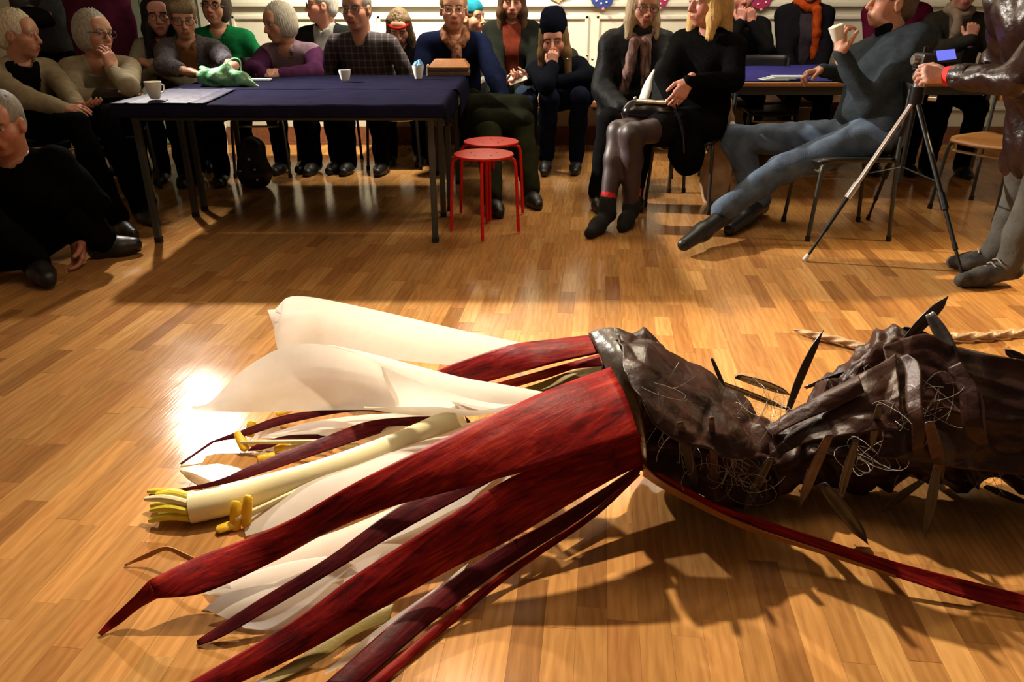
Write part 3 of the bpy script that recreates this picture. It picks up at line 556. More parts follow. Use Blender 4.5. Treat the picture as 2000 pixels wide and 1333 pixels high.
def table(x0, x1, y0, y1, z, label, m=M_iron, edge=M_black):
    t = thing('folding_table', label, 'table', ((x0+x1)/2, (y0+y1)/2, 0))
    MB().box((x0, y0, z-.028), (x1, y1, z-.004), .004).build('tabletop', edge, t, smooth=False)
    MB().box((x0+.05, y0+.05, z-.085), (x1-.05, y0+.07, z-.028)).box((x0+.05, y1-.07, z-.085), (x1-.05, y1-.05, z-.028)).box((x0+.05, y0+.05, z-.085), (x0+.07, y1-.05, z-.028)).box((x1-.07, y0+.05, z-.085), (x1-.05, y1-.05, z-.028)).build('apron', m, t, smooth=False)
    for x in (x0+.06, x1-.06):
        for y in (y0+.06, y1-.06):
            l = MB().box((x-.016, y-.016, 0.012), (x+.016, y+.016, z-.028), .003).build('leg', m, t, smooth=False)
            MB().box((x-.018, y-.018, 0), (x+.018, y+.018, .03), .003).build('foot_cap', M_rub, l, smooth=False)
    return t
TZ = 0.735
table(-2.00, -0.36, 4.02, 4.68, TZ, 'front table of the left pair, covered with glossy navy cloth', M_iron)
table(-2.00, -0.33, 4.71, 5.60, TZ, 'rear table of the left pair, carrying the paper cups and brown box')
def cloth(x0, x1, y0, y1, z, drop, label, m, name='tablecloth', seed=0, creases=True):
    """grid cloth: flat top with pressed folds, hanging sides (drop: left,right,front,back)"""
    dl, dr_, df, db = drop; xs = list(np.linspace(x0, x1, 70)); ys = list(np.linspace(y0, y1, 40)); e = .004
    gx = ([x0-e]*1 if dl else [])+xs; vs = []; 
    us = np.r_[np.linspace(x0-dl, x0, 8)[:-1] if dl else [], xs, np.linspace(x1, x1+dr_, 10)[1:] if dr_ else []]; vv = np.r_[np.linspace(y0-df, y0, 6)[:-1] if df else [], ys, np.linspace(y1, y1+db, 6)[1:] if db else []]
    for u in us:
        for v in vv:
            ox = max(x0-u, 0, u-x1); oy = max(y0-v, 0, v-y1); d = max(ox, oy)
            x = min(max(u, x0), x1); y = min(max(v, y0), y1)
            zz = z+.002+.0025*nz((u, v, seed), 5)+(.0016*(1-min(1, abs(((u*2.6+seed*.3) % 1)-.5)*30))+.0035*(1-min(1, abs(((v*3.1+.2) % 1)-.5)*24)) if creases else 0)
            if d > 0:
                wv = .010*math.sin((u if oy >= ox else v)*22+seed)*min(1, d/.06)
                zz = z-d; 
                if ox > 0: x += math.copysign(.010+abs(wv), u-x0-.01)
                if oy > 0: y += math.copysign(.010+abs(wv), v-y0-.01)
            vs.append((x, y, zz))
    n = len(vv); q = [(i*n+j, (i+1)*n+j, (i+1)*n+j+1, i*n+j+1) for i in range(len(us)-1) for j in range(n-1)]
    o = obj_np(name, vs, q, m); mo = o.modifiers.new('t', 'SOLIDIFY'); mo.thickness = .0015; mo.offset = 1; return tag(o, label, 'tablecloth')
cloth(-2.01, -0.345, 3.99, 4.69, TZ, (.05, .10, .06, 0), 'navy cloth on the front table, hanging over its front edge', M_navy, seed=1)
cloth(-2.01, -0.32, 4.70, 5.62, TZ+.001, (.05, .16, 0, .04), 'navy cloth on the rear table, under the white cups and brown box', M_navy, seed=4)
M_lav = mat('pale lavender grey cloth', (0.035, 0.034, 0.062), 0.45, var=0.2, scale=9, bump=0.4, bscale=16, spec=0.3); matte(M_lav, .7)
A_, B_, C_, D_ = V(-2.012, 3.985, 0), V(-1.53, 3.985, 0), V(-1.60, 4.66, 0), V(-1.99, 4.66, 0); vs = []
for i in range(30):
    for j in range(24):
        u, v = i/29, j/23; p = (A_*(1-u)+B_*u)*(1-v)+(D_*(1-u)+C_*u)*v; p[2] = TZ+.011+.003*nz(p, 7, 2)+.004*(1-min(1, abs(u*3 % 1-.5)*14)); vs.append(p)
o = obj_np('table_runner', vs, [(i*24+j, (i+1)*24+j, (i+1)*24+j+1, i*24+j+1) for i in range(29) for j in range(23)], M_lav); o.modifiers.new('t', 'SOLIDIFY').thickness = .0015
tag(o, 'pale lavender cloth over the left end of the front table, under the white cup', 'tablecloth')
T3 = table(1.36, 3.5, 5.17, 5.86, TZ, 'right-hand table with wooden edge behind the man in jeans', M_iron, M_wood)
table(1.36, 3.5, 5.88, 6.56, TZ, 'table pushed against the back of the wooden-edged table', M_iron, M_wood)
cloth(1.34, 3.55, 5.20, 6.56, TZ, (.20, 0, 0, .05), 'violet-blue cloth over the right-hand tables', M_blue, seed=9, creases=False)

def stool(label, loc):
    t = thing('round_stool', label, 'stool', loc, 'red metal stools'); L = np.array(loc, float)
    q = MB().lathe([(.02, .432), (.155, .432), (.163, .436), (.165, .441), (.163, .446), (.15, .447), (.01, .444)], L, 40); q.build('seat', M_red2, t)
    for k in range(5):
        a = 2*math.pi*k/5+.3; MB().lathe([(.001, .4445), (.007, .4468), (.001, .4471)], L+V(.075*math.cos(a), .075*math.sin(a), .0006), 10).build('seat_hole', M_black, t)
    for k in range(4):
        a = math.pi/4+math.pi/2*k+.75; c, s = math.cos(a), math.sin(a)
        MB().tube(crom([L+V(.10*c, .10*s, .424), L+V(.150*c, .150*s, .422), L+V(.172*c, .172*s, .40), L+V(.180*c, .180*s, .30), L+V(.192*c, .192*s, .008)], 14), .0095, 10).build('leg', M_red2, t)
    return t
stool('nearer red round stool, in front of the other', (-.155, 4.27, 0)); stool('farther red round stool, half hidden by the nearer one', (-.125, 4.68, 0))

def chair(label, seatm=M_black, back=True):
    t = thing('stacking_chair', label, 'chair', (0, 0, 0), 'tubular stacking chairs')    # faces -Y
    v = []; 
    for j in range(9):
        for i in range(11):
            x = -.2+.4*i/10; y = -.21+.42*j/8; r = 1-.12*(abs(x)/.2)**4*(j in (0, 8)); v.append((x*r, y, .452-.012*math.sin(math.pi*i/10)-(.018*max(0, (2-j)/2)**2)))
    o = obj_np('seat', v, [(j*11+i, j*11+i+1, (j+1)*11+i+1, (j+1)*11+i) for j in range(8) for i in range(10)], seatm, t); o.modifiers.new('t', 'SOLIDIFY').thickness = .014
    for sx in (-1, 1):
        l = MB().tube(crom([(sx*.17, -.16, .435), (sx*.185, -.185, .40), (sx*.205, -.21, .02)], 10), .011, 10).build('leg', M_iron, t); MB().tube([(sx*.2055, -.211, 0), (sx*.205, -.21, .03)], .0145, 10).build('foot_cap', M_rub, l)
        l = MB().tube(crom([(sx*.19, .20, .80), (sx*.19, .20, .50), (sx*.195, .205, .40), (sx*.205, .235, .02)], 14), .011, 10).build('leg', M_iron, t); MB().tube([(sx*.2055, .236, 0), (sx*.205, .235, .03)], .0145, 10).build('foot_cap', M_rub, l)
    MB().tube(crom([(-.15, -.17, .44), (-.15, -.18, .385), (-.13, -.19, .372), (.13, -.19, .372), (.15, -.18, .385), (.15, -.17, .44)], 24), .0085, 8).build('under_rail', M_chrome, t)
    MB().tube([(-.18, -.16, .435), (-.18, .2, .435)], .010, 8).tube([(.18, -.16, .435), (.18, .2, .435)], .010, 8).build('seat_rail', M_iron, t)
    if back:
        v = []
        for j in range(6):
            for i in range(11): x = -.19+.38*i/10; v.append((x, .205+.035*(1-(x/.19)**2), .64+.18*j/5))
        o = obj_np('backrest', v, [(j*11+i, j*11+i+1, (j+1)*11+i+1, (j+1)*11+i) for j in range(5) for i in range(10)], seatm, t); o.modifiers.new('t', 'SOLIDIFY').thickness = .012
    return t
ch0 = chair('stacking chair of the grey-cardigan woman, seen under the table'); CH = {}
def seat_at(x, y, deg, label):
    if not CH: ch0.location = (x, y, 0); ch0.rotation_euler = (0, 0, R(deg)); ch0['label'] = label; CH['x'] = 1; return ch0
    return dup(ch0, (x, y, 0), R(deg), label)
oak_chair = chair('empty stacking chair with a plywood seat beside the leather-jacketed person', M_oak)
oak_chair.location = (2.95, 4.75, 0); oak_chair.rotation_euler = (0, 0, R(-60))

bn = thing('wooden_bench', 'low brown wooden bench along the back wall', 'bench', (1.0, 6.85, 0))
MB().box((-1.2, 6.62, .40), (2.9, 7.16, .44), .006).build('bench_seat', M_bench, bn, smooth=False)
for x in (-1.1, .9, 2.8): MB().box((x-.02, 6.68, 0), (x+.02, 7.12, .40)).build('bench_leg', M_bench, bn, smooth=False)

def cup(px, py, Y, h, r, label, handle=True, m=M_china, tap=.72):
    p = at(px, py, Y); p[2] = TZ+(.016 if px < 400 else .006); t = thing('coffee_cup', label, 'cup', p)
    MB().lathe([(r*tap*.55, 0), (r*tap*.8, .004), (r*tap, h*.25), (r*.93, h*.7), (r, h), (r*.93, h), (r*.86, h*.7), (r*tap*.8, h*.25), (.003, h*.12)], p, 28).build('cup_body', m, t)
    if handle: MB().tube(crom([p+V(r*.5, r*.75, h*.8), p+V(r*.75, r*1.2, h*.75), p+V(r*.7, r*1.15, h*.4), p+V(r*.45, r*.65, h*.3)], 12), .004, 8).build('handle', m, t)
    return t
cup(305, 201, 4.12, .085, .042, 'white china cup at the left end of the front table')
cup(674, 151, 5.12, .072, .038, 'white paper cup in front of the man in the plaid shirt', False, M_whitepl, .7)
c3 = cup(817, 147, 5.30, .085, .038, 'white paper cup stuffed with a blue napkin', False, M_whitepl, .7)
p = root_loc(c3); q = MB()
for k in range(5):
    a = k*1.3; q.tube([p+V(.01*math.cos(a), .01*math.sin(a), .05), p+V(.018*math.cos(a), .018*math.sin(a), .09), p+V(.012*math.cos(a+.5), .012*math.sin(a+.5), .12-.006*k)], [.015, .02, .008], 7)
M_napb = mat('pale blue napkin', (0.16, 0.36, 0.62), 0.7, var=0.1)
q.build('napkin', M_napb, c3, smooth=False)
# brown box on the rear table
p = gz(880, 147, TZ+.006)-V(0, .06, 0); bx = thing('wooden_box', 'brown slatted box at the right end of the rear table', 'box', p)
M_box = mat('dark brown leather board', (0.10, 0.05, 0.022), 0.45, var=0.2); M_box2 = mat('light brown lid', (0.36, 0.14, 0.035), 0.4, var=0.15); M_edge = mat('cream page edge', (0.6, 0.52, 0.36), 0.6)
MB().box(p+V(-.15, 0, 0), p+V(.13, .20, .028), .004).build('box_base', M_box, bx, smooth=False); MB().box(p+V(-.148, .004, .03), p+V(.128, .196, .052), .004).build('box_middle', M_box, bx, smooth=False)
MB().add([p+V(*c) for c in [(-.15, .0, .055), (.13, .0, .055), (.13, .2, .055), (-.15, .2, .055), (-.11, .05, .10), (.095, .05, .10), (.095, .18, .10), (-.11, .18, .10)]], [(0, 3, 2, 1), (4, 5, 6, 7), (0, 1, 5, 4), (1, 2, 6, 5), (2, 3, 7, 6), (3, 0, 4, 7)]).build('lid', M_box2, bx, smooth=False)
MB().box(p+V(-.158, -.004, .002), p+V(-.15, .1, .07), .002).build('spine_strip', M_edge, bx, smooth=False)
# green carrier bag
def blob(name, prims, vox, m, parent, amp=.006, seed=1, fr=40, label=None, cat=None):
    v, q = sdf_mesh(prims, vox); v = wrinkle(v, amp, seed, fr); o = obj_np(name, v, q, m, parent)
    if label: tag(o, label, cat)
    return o
M_gbag = mat('shiny green polythene', (0.03, 0.30, 0.10), 0.22, var=0.4, scale=9, bump=0.7, bscale=22, col2=(0.32, 0.62, 0.36))
pb = gz(435, 172, TZ); e = pb+V(.20, .02, .01)
gb = thing('carrier_bag', 'crumpled green plastic carrier bag lying on the table', 'bag', pb)
blob('bag_body', [rc(pb+V(-.12, .06, .05), pb+V(.10, .06, .045), .05, .045, .03), rc(pb+V(-.02, .05, .06), pb+V(.02, .08, .10), .05, .03, .04), rc(pb+V(.10, .06, .04), e, .04, .012, .03), rc(pb+V(-.10, .10, .06), pb+V(-.16, .16, .09), .04, .02, .03), clip((0, 0, -1), -(TZ+.006))], .007, M_gbag, gb, .010, 3, 55)
MB().tube(crom([pb+V(.0, .07, .12), pb+V(.05, .09, .16), pb+V(.09, .10, .15), pb+V(.10, .08, .09)], 12), [.012]*12, 6, flat=.3).build('bag_handle', M_gbag, gb)
nt = MB().box(gz(478, 160, TZ)+V(0, 0, .006), gz(478, 160, TZ)+V(.16, .06, .018), .002).build('notepad', M_paper, None, smooth=False); tag(nt, 'white folded paper beside the green carrier bag', 'paper')
q = MB(); p = gz(1525, 158, TZ+.004)
for k in range(4): q.box(p+V(-.12+.03*k, -.005+.01*k, .002+.006*k), p+V(.05+.05*k, .10+.01*k, .006+.006*k))
o = q.build('paper_napkin', mat('pale blue white paper', (0.55, 0.62, 0.68), 0.7, var=0.05), None, smooth=False); tag(o, 'crumpled pale paper napkin on the violet-blue cloth', 'napkin')
p = gz(1497, 118, TZ+.005); t = MB().lathe([(.03, 0), (.045, .02), (.047, .022), (.03, .004)], p, 20).build('saucer', M_china, None); tag(t, 'small pale dish at the back of the violet-blue cloth', 'dish')

# tripod with camera
A = gz(1570, 511); B_ = gz(1886, 563); top = at(1792, 178, 3.95); Cc = V(top[0]+.16, top[2]*0+4.55, 0)
tp = thing('tripod', 'silver and black camera tripod in front of the man in jeans', 'tripod', ((A[0]+B_[0])/2, 3.9, 0))
M_tri = mat('matt black anodised tube', (0.02, 0.02, 0.022), 0.35, metal=.6, var=0.1, bump=0)
M_sil = mat('satin silver tube', (0.72, 0.66, 0.68), 0.28, metal=.9, var=0.06, bump=0)
hips = top-V(0, 0, .03)
for f, mm in ((A, M_sil), (B_, M_tri), (Cc, M_tri)):
    k = hips+(f-hips)*.56; d = unit(f-hips)
    l = MB().tube([hips+d*.03, k], .0135, 12, flat=.8).build('leg', mm, tp)
    MB().tube([k-d*.04, k+d*.045], .018, 12).build('leg_clamp', mm, l); MB().tube([k, hips+(f-hips)*.80], .010, 10).tube([hips+(f-hips)*.78, f-d*.02], .0075, 10).build('lower_leg', M_tri, l)
    MB().tube([hips+(f-hips)*.78, hips+(f-hips)*.81], .012, 10).build('lower_clamp', M_tri, l); MB().tube([f-d*.04, f+V(0, 0, .006)], [.011, .012], 10).build('rubber_foot', M_whitepl if f is A else M_rub, l)
cb = hips-V(0, 0, .34)
MB().tube([hips+V(0, 0, .10), hips-V(0, 0, .42)], .012, 12).build('centre_column', M_tri, tp)
for f in (A, B_, Cc): MB().tube([cb, hips+(f-hips)*.46], .006, 8, flat=.6).build('spreader', M_tri, tp)
MB().tube([hips+V(0, 0, -.03), hips+V(0, 0, .05)], .034, 16).build('shoulder', M_tri, tp); MB().tube([hips+V(.045, -.03, .0), hips+V(.075, -.05, .0)], .014, 12).build('crank', M_steel, tp)
MB().tube([hips+V(0, 0, .05), hips+V(0, 0, .11)], .026, 14).tube([hips+V(-.03, 0, .10), hips+V(.03, 0, .10)], .022, 14).build('tilt_head', M_steel, tp)
MB().tube([hips+V(0, 0, .09), hips+V(.12, -.03, .07)], [.008, .010], 8).build('pan_handle', M_tri, tp)
MB().box(hips+V(-.035, -.03, .125), hips+V(.035, .03, .138), .003).build('mount_plate', M_tri, tp, smooth=False)
ca = hips+V(0, 0, .14); cm = thing('video_camera', 'small camcorder with a lit flip-out screen on the tripod', 'camera', ca)
MB().box(ca+V(-.03, -.055, 0), ca+V(.03, .06, .065), .012).build('camera_body', mat('dark grey camera shell', (0.03, 0.03, 0.033), 0.35, var=0.05, bump=0), cm, smooth=False)
MB().tube([ca+V(-.028, 0, .035), ca+V(-.055, 0, .035)], .022, 18).build('lens_barrel', M_steel, cm)
MB().tube([ca+V(-.012, -.02, .07), ca+V(-.012, -.02, .095)], .010, 10).build('microphone', M_tri, cm)
def quadbox(c, ex, ey, ez, hx, hy, hz): return [c+ex*sx*hx+ey*sy*hy+ez*sz*hz for sx in (-1, 1) for sy in (-1, 1) for sz in (-1, 1)]
ez = unit(V(-.15, -.75, .65)); ex = unit(np.cross(V(.15, 0, 1), ez)); ex = unit(V(.95, -.1, .1)-ez*np.dot(V(.95, -.1, .1), ez)); ey = np.cross(ez, ex); sc = ca+V(.085, -.03, .055)
BF = [(0, 1, 3, 2), (4, 6, 7, 5), (0, 4, 5, 1), (2, 3, 7, 6), (0, 2, 6, 4), (1, 5, 7, 3)]
MB().add(quadbox(sc, ex, ey, ez, .048, .034, .006), BF).build('screen_frame', M_tri, cm, smooth=False)
ms, N, L, B = new_mat('lit blue screen'); B.inputs['Base Color'].default_value = (.05, .07, .3, 1); B.inputs['Emission Color'].default_value = (.14, .16, .75, 1); B.inputs['Emission Strength'].default_value = 1.0
MB().add(quadbox(sc+ez*.0065, ex, ey, ez, .042, .028, .001), BF).build('screen', ms, cm, smooth=False)

# ornaments hanging on the wall
M_dot = mat('royal blue felt', (0.02, 0.05, 0.28), 0.8, var=0.1); M_mag = mat('magenta felt', (0.40, 0.02, 0.12), 0.8, var=0.1); M_tano = mat('mustard felt', (0.50, 0.36, 0.14), 0.8, var=0.1); M_pinko = mat('pink bead', (0.75, 0.22, 0.22), 0.5, var=0.05)
def ornament(px, py, r, m, label, dots):
    p = at(px, py, WY-.05); t = thing('wall_ornament', label, 'ornament', p, 'felt ornaments on the back wall')
    n = 28; v = [p+V(0, -.008, 0)]+[p+V(r*(1+.04*math.cos(8*a))*math.cos(a), 0, r*(1+.04*math.cos(8*a))*math.sin(a)) for a in np.linspace(0, 2*math.pi, n, endpoint=False)]
    v += [x+V(0, .012, 0) for x in v]; f = [(0, 1+k, 1+(k+1) % n) for k in range(n)]+[(n+1, n+2+(k+1) % n, n+2+k) for k in range(n)]+[(1+k, n+2+k, n+2+(k+1) % n, 1+(k+1) % n) for k in range(n)]
    MB().add(v, [tuple(reversed(x)) for x in f]).build('felt_disc', m, t, smooth=False)
    for k in range(dots):
        a = 2*math.pi*k/dots+.2; MB().ball(p+V(r*.68*math.cos(a), -.006, r*.68*math.sin(a)), (.009, .004, .009), 8).build('felt_dot', M_whitepl, t)
    MB().ball(p+V(.01, -.012, -r-.008), .013, 8).build('bead', M_pinko, t)
ornament(1177, -12, .11, M_dot, 'blue felt ornament with white dots above the puffer jacket', 10)
ornament(1288, -8, .09, M_mag, 'magenta felt ornament between the two blonde women', 8)
ornament(1090, -22, .10, M_tano, 'mustard felt ornament above the girl in the beanie', 6)
ornament(1487, -8, .10, M_mag, 'red felt ornament above the violet-blue cloth', 6)
p = at(602, -6, WY); po = thing('picture', 'dark blue framed picture low on the wall above the lilac sweater', 'picture', p)
MB().box(p+V(-.13, -.02, 0), p+V(.13, 0, .36), .004).build('frame', M_trimw, po, smooth=False); MB().box(p+V(-.11, -.024, .022), p+V(.11, -.018, .34)).build('print', mat('dark blue print', (0.02, 0.05, 0.14), 0.5), po, smooth=False)

# ---------------------------------------------------------------- people
def skin_mat():
    m, N, L, B = new_mat('skin'); a = N.new('ShaderNodeAttribute'); a.attribute_name = 'tint'; v = coords(N, L)
    n = N.new('ShaderNodeTexNoise'); n.inputs['Scale'].default_value = 60; n.inputs['Detail'].default_value = 4; L.new(v, n.inputs['Vector'])
    r = ramp(N, [(0.3, (0.88, 0.82, 0.80)), (0.7, (1.08, 1.06, 1.05))]); L.new(n.outputs[0], r.inputs[0])
    x = N.new('ShaderNodeMix'); x.data_type = 'RGBA'; x.blend_type = 'MULTIPLY'; x.inputs[0].default_value = 1; L.new(a.outputs['Color'], x.inputs[6]); L.new(r.outputs[0], x.inputs[7]); L.new(x.outputs[2], B.inputs['Base Color'])
    B.inputs['Roughness'].default_value = 0.48; B.inputs['Subsurface Weight'].default_value = 0.06; B.inputs['Subsurface Radius'].default_value = (0.01, 0.004, 0.002); return m
M_skin = skin_mat()
_mc = {}
def knit(col, rough=0.9, bs=220, bump=0.25, var=0.18, sc=25, spec=0.12, **k):
    key = ('k',)+tuple(col)+(rough, bs, bump)
    if key not in _mc: _mc[key] = mat('woven fabric %d' % len(_mc), tuple(.66*c for c in col), rough, var=var, scale=sc, bump=bump, bscale=bs, spec=spec, **k); matte(_mc[key], 0.85)
    return _mc[key]
def hairm(col):
    key = ('h',)+tuple(col)
    if key not in _mc: _mc[key] = mat('hair %d' % len(_mc), col, 0.5, var=0.35, scale=45, stretch=(4.5, 4.5, 0.35), bump=0.3, bscale=70, spec=0.3); matte(_mc[key], 0.4)
    return _mc[key]
M_glass = mat('thin dark spectacle frame', (0.03, 0.022, 0.02), 0.35, bump=0)
M_lace = mat('pale grey laces', (.35, .34, .33), .7)
M_shoe = mat('black leather shoe', (0.010, 0.009, 0.009), 0.42, var=0.2, bump=0.1)
M_suede = mat('black suede', (0.007, 0.007, 0.007), 0.95, var=0.2, bump=0.15)
DK = (0.005, 0.005, 0.006)
def rotm(yaw, pitch, roll):
    y, p, r = R(yaw), R(pitch), R(roll); f = V(math.sin(y)*math.cos(p), -math.cos(y)*math.cos(p), -math.sin(p)); x = unit(np.cross(f, UP)); u = np.cross(x, f)
    x2 = x*math.cos(r)+u*math.sin(r); u2 = u*math.cos(r)-x*math.sin(r); return np.stack([x2, f, u2], 1)      # columns: right, forward, up
def ik(Sh, T, l1, l2, pole):
    d = T-Sh; D = np.linalg.norm(d); 
    if D > (l1+l2)*.995: k = D/((l1+l2)*.995); l1 *= k; l2 *= k
    a = (l1*l1-l2*l2+D*D)/(2*D); h = math.sqrt(max(l1*l1-a*a, 0)); n = unit(d); p = unit(pole-n*np.dot(pole, n)); return Sh+n*a+p*h
def hand_mesh(W, d, n, side, curl=0.5, sc=1.0, spread=1.0):
    d = unit(d); n = unit(n-d*np.dot(n, d)); s = np.cross(d, n)*side; pr = []
    offs = [.030, .010, -.010, -.028]; ln = [.072, .080, .074, .058]; kl = [.088, .092, .088, .080]
    for o_, l_ in zip(offs, kl): pr.append(rc(W+s*o_*.45*sc, W+(d*l_+s*o_)*sc, .019*sc, .0135*sc, .012*sc))
    pr.append(rc(W-d*.03*sc, W+d*.012*sc, .026*sc, .026*sc, .02*sc))
    for i, (o_, l_, k_) in enumerate(zip(offs, ln, kl)):
        p = W+(d*k_+s*o_)*sc; ang = 0
        c_ = curl if not hasattr(curl, '__len__') else curl[i]
        for j, (fr, bend) in enumerate(((.44, 55), (.31, 75), (.25, 45))):
            ang += R(bend)*c_+(R(8) if j == 0 else 0); dd = unit(d*math.cos(ang)+n*math.sin(ang)+s*o_*1.8*spread*(1-c_)); q = p+dd*l_*fr*sc
            pr.append(rc(p, q, (.0092-.0008*j)*sc, (.0086-.0009*j)*sc, .003)); p = q
    b = W+(d*.022+s*.028)*sc; t1 = unit(d*.62+s*.62+n*.35); q = b+t1*.042*sc; t2 = unit(d*.85+s*.15+n*(.3+.4*(curl if not hasattr(curl, '__len__') else curl[0]))); r_ = q+t2*.034*sc
    pr += [rc(W+d*.015*sc, b+t1*.012*sc, .020*sc, .015*sc, .012), rc(b, q, .0145*sc, .0115*sc, .008), rc(q, r_, .0112*sc, .0095*sc, .003), rc(r_, r_+unit(t2+n*.4)*.020*sc, .0095*sc, .008*sc, .003)]
    return sdf_mesh(pr, .0042*sc)
def head_prims(hs, age, female, neck):
    p = [el((0, -.018, .030), (.0735, .094, .087), k=.02), el((0, .022, -.05), (.056 if female else .060, .066, .066), k=.035), el((0, .062, -.098), (.021 if female else .026, .018, .017), k=.03),
         el((.036, .050, -.030), (.028, .030, .03), k=.03), el((-.036, .050, -.030), (.028, .030, .03), k=.03), rc((-.040, .072, .022), (.040, .072, .022), .015, .015, .02), el((0, .055, .05), (.055, .03, .035), k=.03),
         cut(el((.033, .098, .002), (.017, .014, .011), k=.014)), cut(el((-.033, .098, .002), (.017, .014, .011), k=.014)), el((.033, .0745, .0), (.0125, .0125, .0115), k=.003), el((-.033, .0745, .0), (.0125, .0125, .0115), k=.003),
         rc((-.043, .083, .0085), (-.023, .088, .0085), .0045, .0045, .004), rc((.023, .088, .0085), (.043, .083, .0085), .0045, .0045, .004),
         rc((0, .086, .010), (0, .108, -.034), .0085, .0125, .010), el((.012, .095, -.038), (.009, .010, .008), k=.006), el((-.012, .095, -.038), (.009, .010, .008), k=.006),
         el((0, .078, -.066), (.030, .018, .02), k=.02), rc((-.021, .087, -.0640), (0, .0955, -.0635), .0045, .006, .003), rc((.021, .087, -.0640), (0, .0955, -.0635), .0045, .006, .003), rc((-.017, .087, -.0735), (.017, .087, -.0735), .0065, .0065, .003), el((0, .0915, -.074), (.012, .006, .006), k=.004),
         el((.076, -.006, -.012), (.011, .020, .032), k=.008), el((-.076, -.006, -.012), (.011, .020, .032), k=.008), cut(el((.086, .0, -.008), (.005, .010, .016), k=.004)), cut(el((-.086, .0, -.008), (.005, .010, .016), k=.004))]
    p.append(rc((0, -.022, -.06), neck/hs, .050 if female else .058, .056 if female else .064, .03)); return p
def head_colors(v, base, lips, brow, age):
    c = np.repeat(np.array([base]), len(v), 0); x, y, z = np.abs(v[:, 0]), v[:, 1], v[:, 2]
    bl = np.exp(-(((x-.045)/.022)**2+((z+.03)/.025)**2))*(y > .02); c = c*(1-bl[:, None]*np.array([.02, .22, .22])); nb = np.exp(-((x/.018)**2+((z+.036)/.016)**2))*(y > .085); c = c*(1-nb[:, None]*np.array([.02, .18, .18]))
    es = np.exp(-(((x-.033)/.02)**2+((z+.002)/.013)**2))*(y > .05); c = c*(1-es[:, None]*np.array([.22, .30, .30]))
    m = (x < .023) & (z > -.082) & (z < -.058) & (y > .080); c[m] = lips; m = (x < .021) & (np.abs(z+.0690-(x/.021)**2*.003) < .0022) & (y > .08); c[m] = np.array(lips)*.45
    m = (x > .014) & (x < .052) & (np.abs(z-.0215+(x-.033)**2*6) < .0052) & (y > .06); c[m] = brow
    d = np.sqrt((x-.033)**2+(y-.0745)**2+z**2); m = (d < .0142) & (np.abs(z) < .0075) & (y > .08); c[m] = (.55, .50, .45); m = m & ((x-.033)**2+z**2 < .0062**2); c[m] = (.035, .025, .02)
    return c
def hair_prims(kind):
    sk = el((0, -.022, .036), (.083, .104, .092), k=.02)
    if kind == 'short': return [sk, el((0, -.06, -.03), (.070, .055, .06), k=.03), cut(el((0, .112, -.050), (.082, .085, .098), k=.012)), cut(el((0, .05, -.12), (.12, .12, .075), k=.01)), cut(rc((-.1, .0, -.012), (.1, .0, -.012), .024, .024, .008))]
    if kind == 'crop': return [el((0, -.022, .034), (.0795, .100, .089), k=.02), el((0, -.06, -.03), (.066, .05, .055), k=.03), cut(el((0, .125, -.040), (.088, .092, .110), k=.012)), cut(el((0, .05, -.12), (.12, .12, .085), k=.01)), cut(rc((-.1, .0, -.012), (.1, .0, -.012), .026, .026, .008))]
    if kind == 'bob': return [sk, el((0, -.025, -.015), (.094, .098, .105), k=.03), cut(el((0, .125, -.055), (.066, .105, .098), k=.012)), cut(el((0, .03, -.16), (.15, .14, .07), k=.012))]
    if kind == 'fullshort': return [el((0, -.020, .044), (.090, .108, .096), k=.02), el((0, -.055, -.02), (.080, .06, .07), k=.03), rc((-.05, .07, .072), (.055, .065, .075), .024, .022, .03), cut(el((0, .125, -.050), (.070, .10, .095), k=.012)), cut(el((0, .06, -.12), (.12, .12, .07), k=.01))]
    L_ = {'mid': .165, 'long': .24, 'longer': .34}[kind]
    p = [sk, el((0, -.03, -.03), (.090, .095, .11), k=.03), rc((0, -.075, -.02), (0, -.095, -L_), .070, .060, .03)]
    for sx in (-1, 1): p += [rc((sx*.062, .005, .06), (sx*.080, .018, -.08), .030, .030, .03), rc((sx*.080, .018, -.08), (sx*.088, .045, -L_), .032, .022, .03)]
    return p+[cut(el((0, .125, -.045), (.060, .10, .108), k=.010)), cut(rc((0, .09, -.12), (0, .12, -.4), .045, .055, .01))]
SKIN = (0.50, 0.255, 0.165)
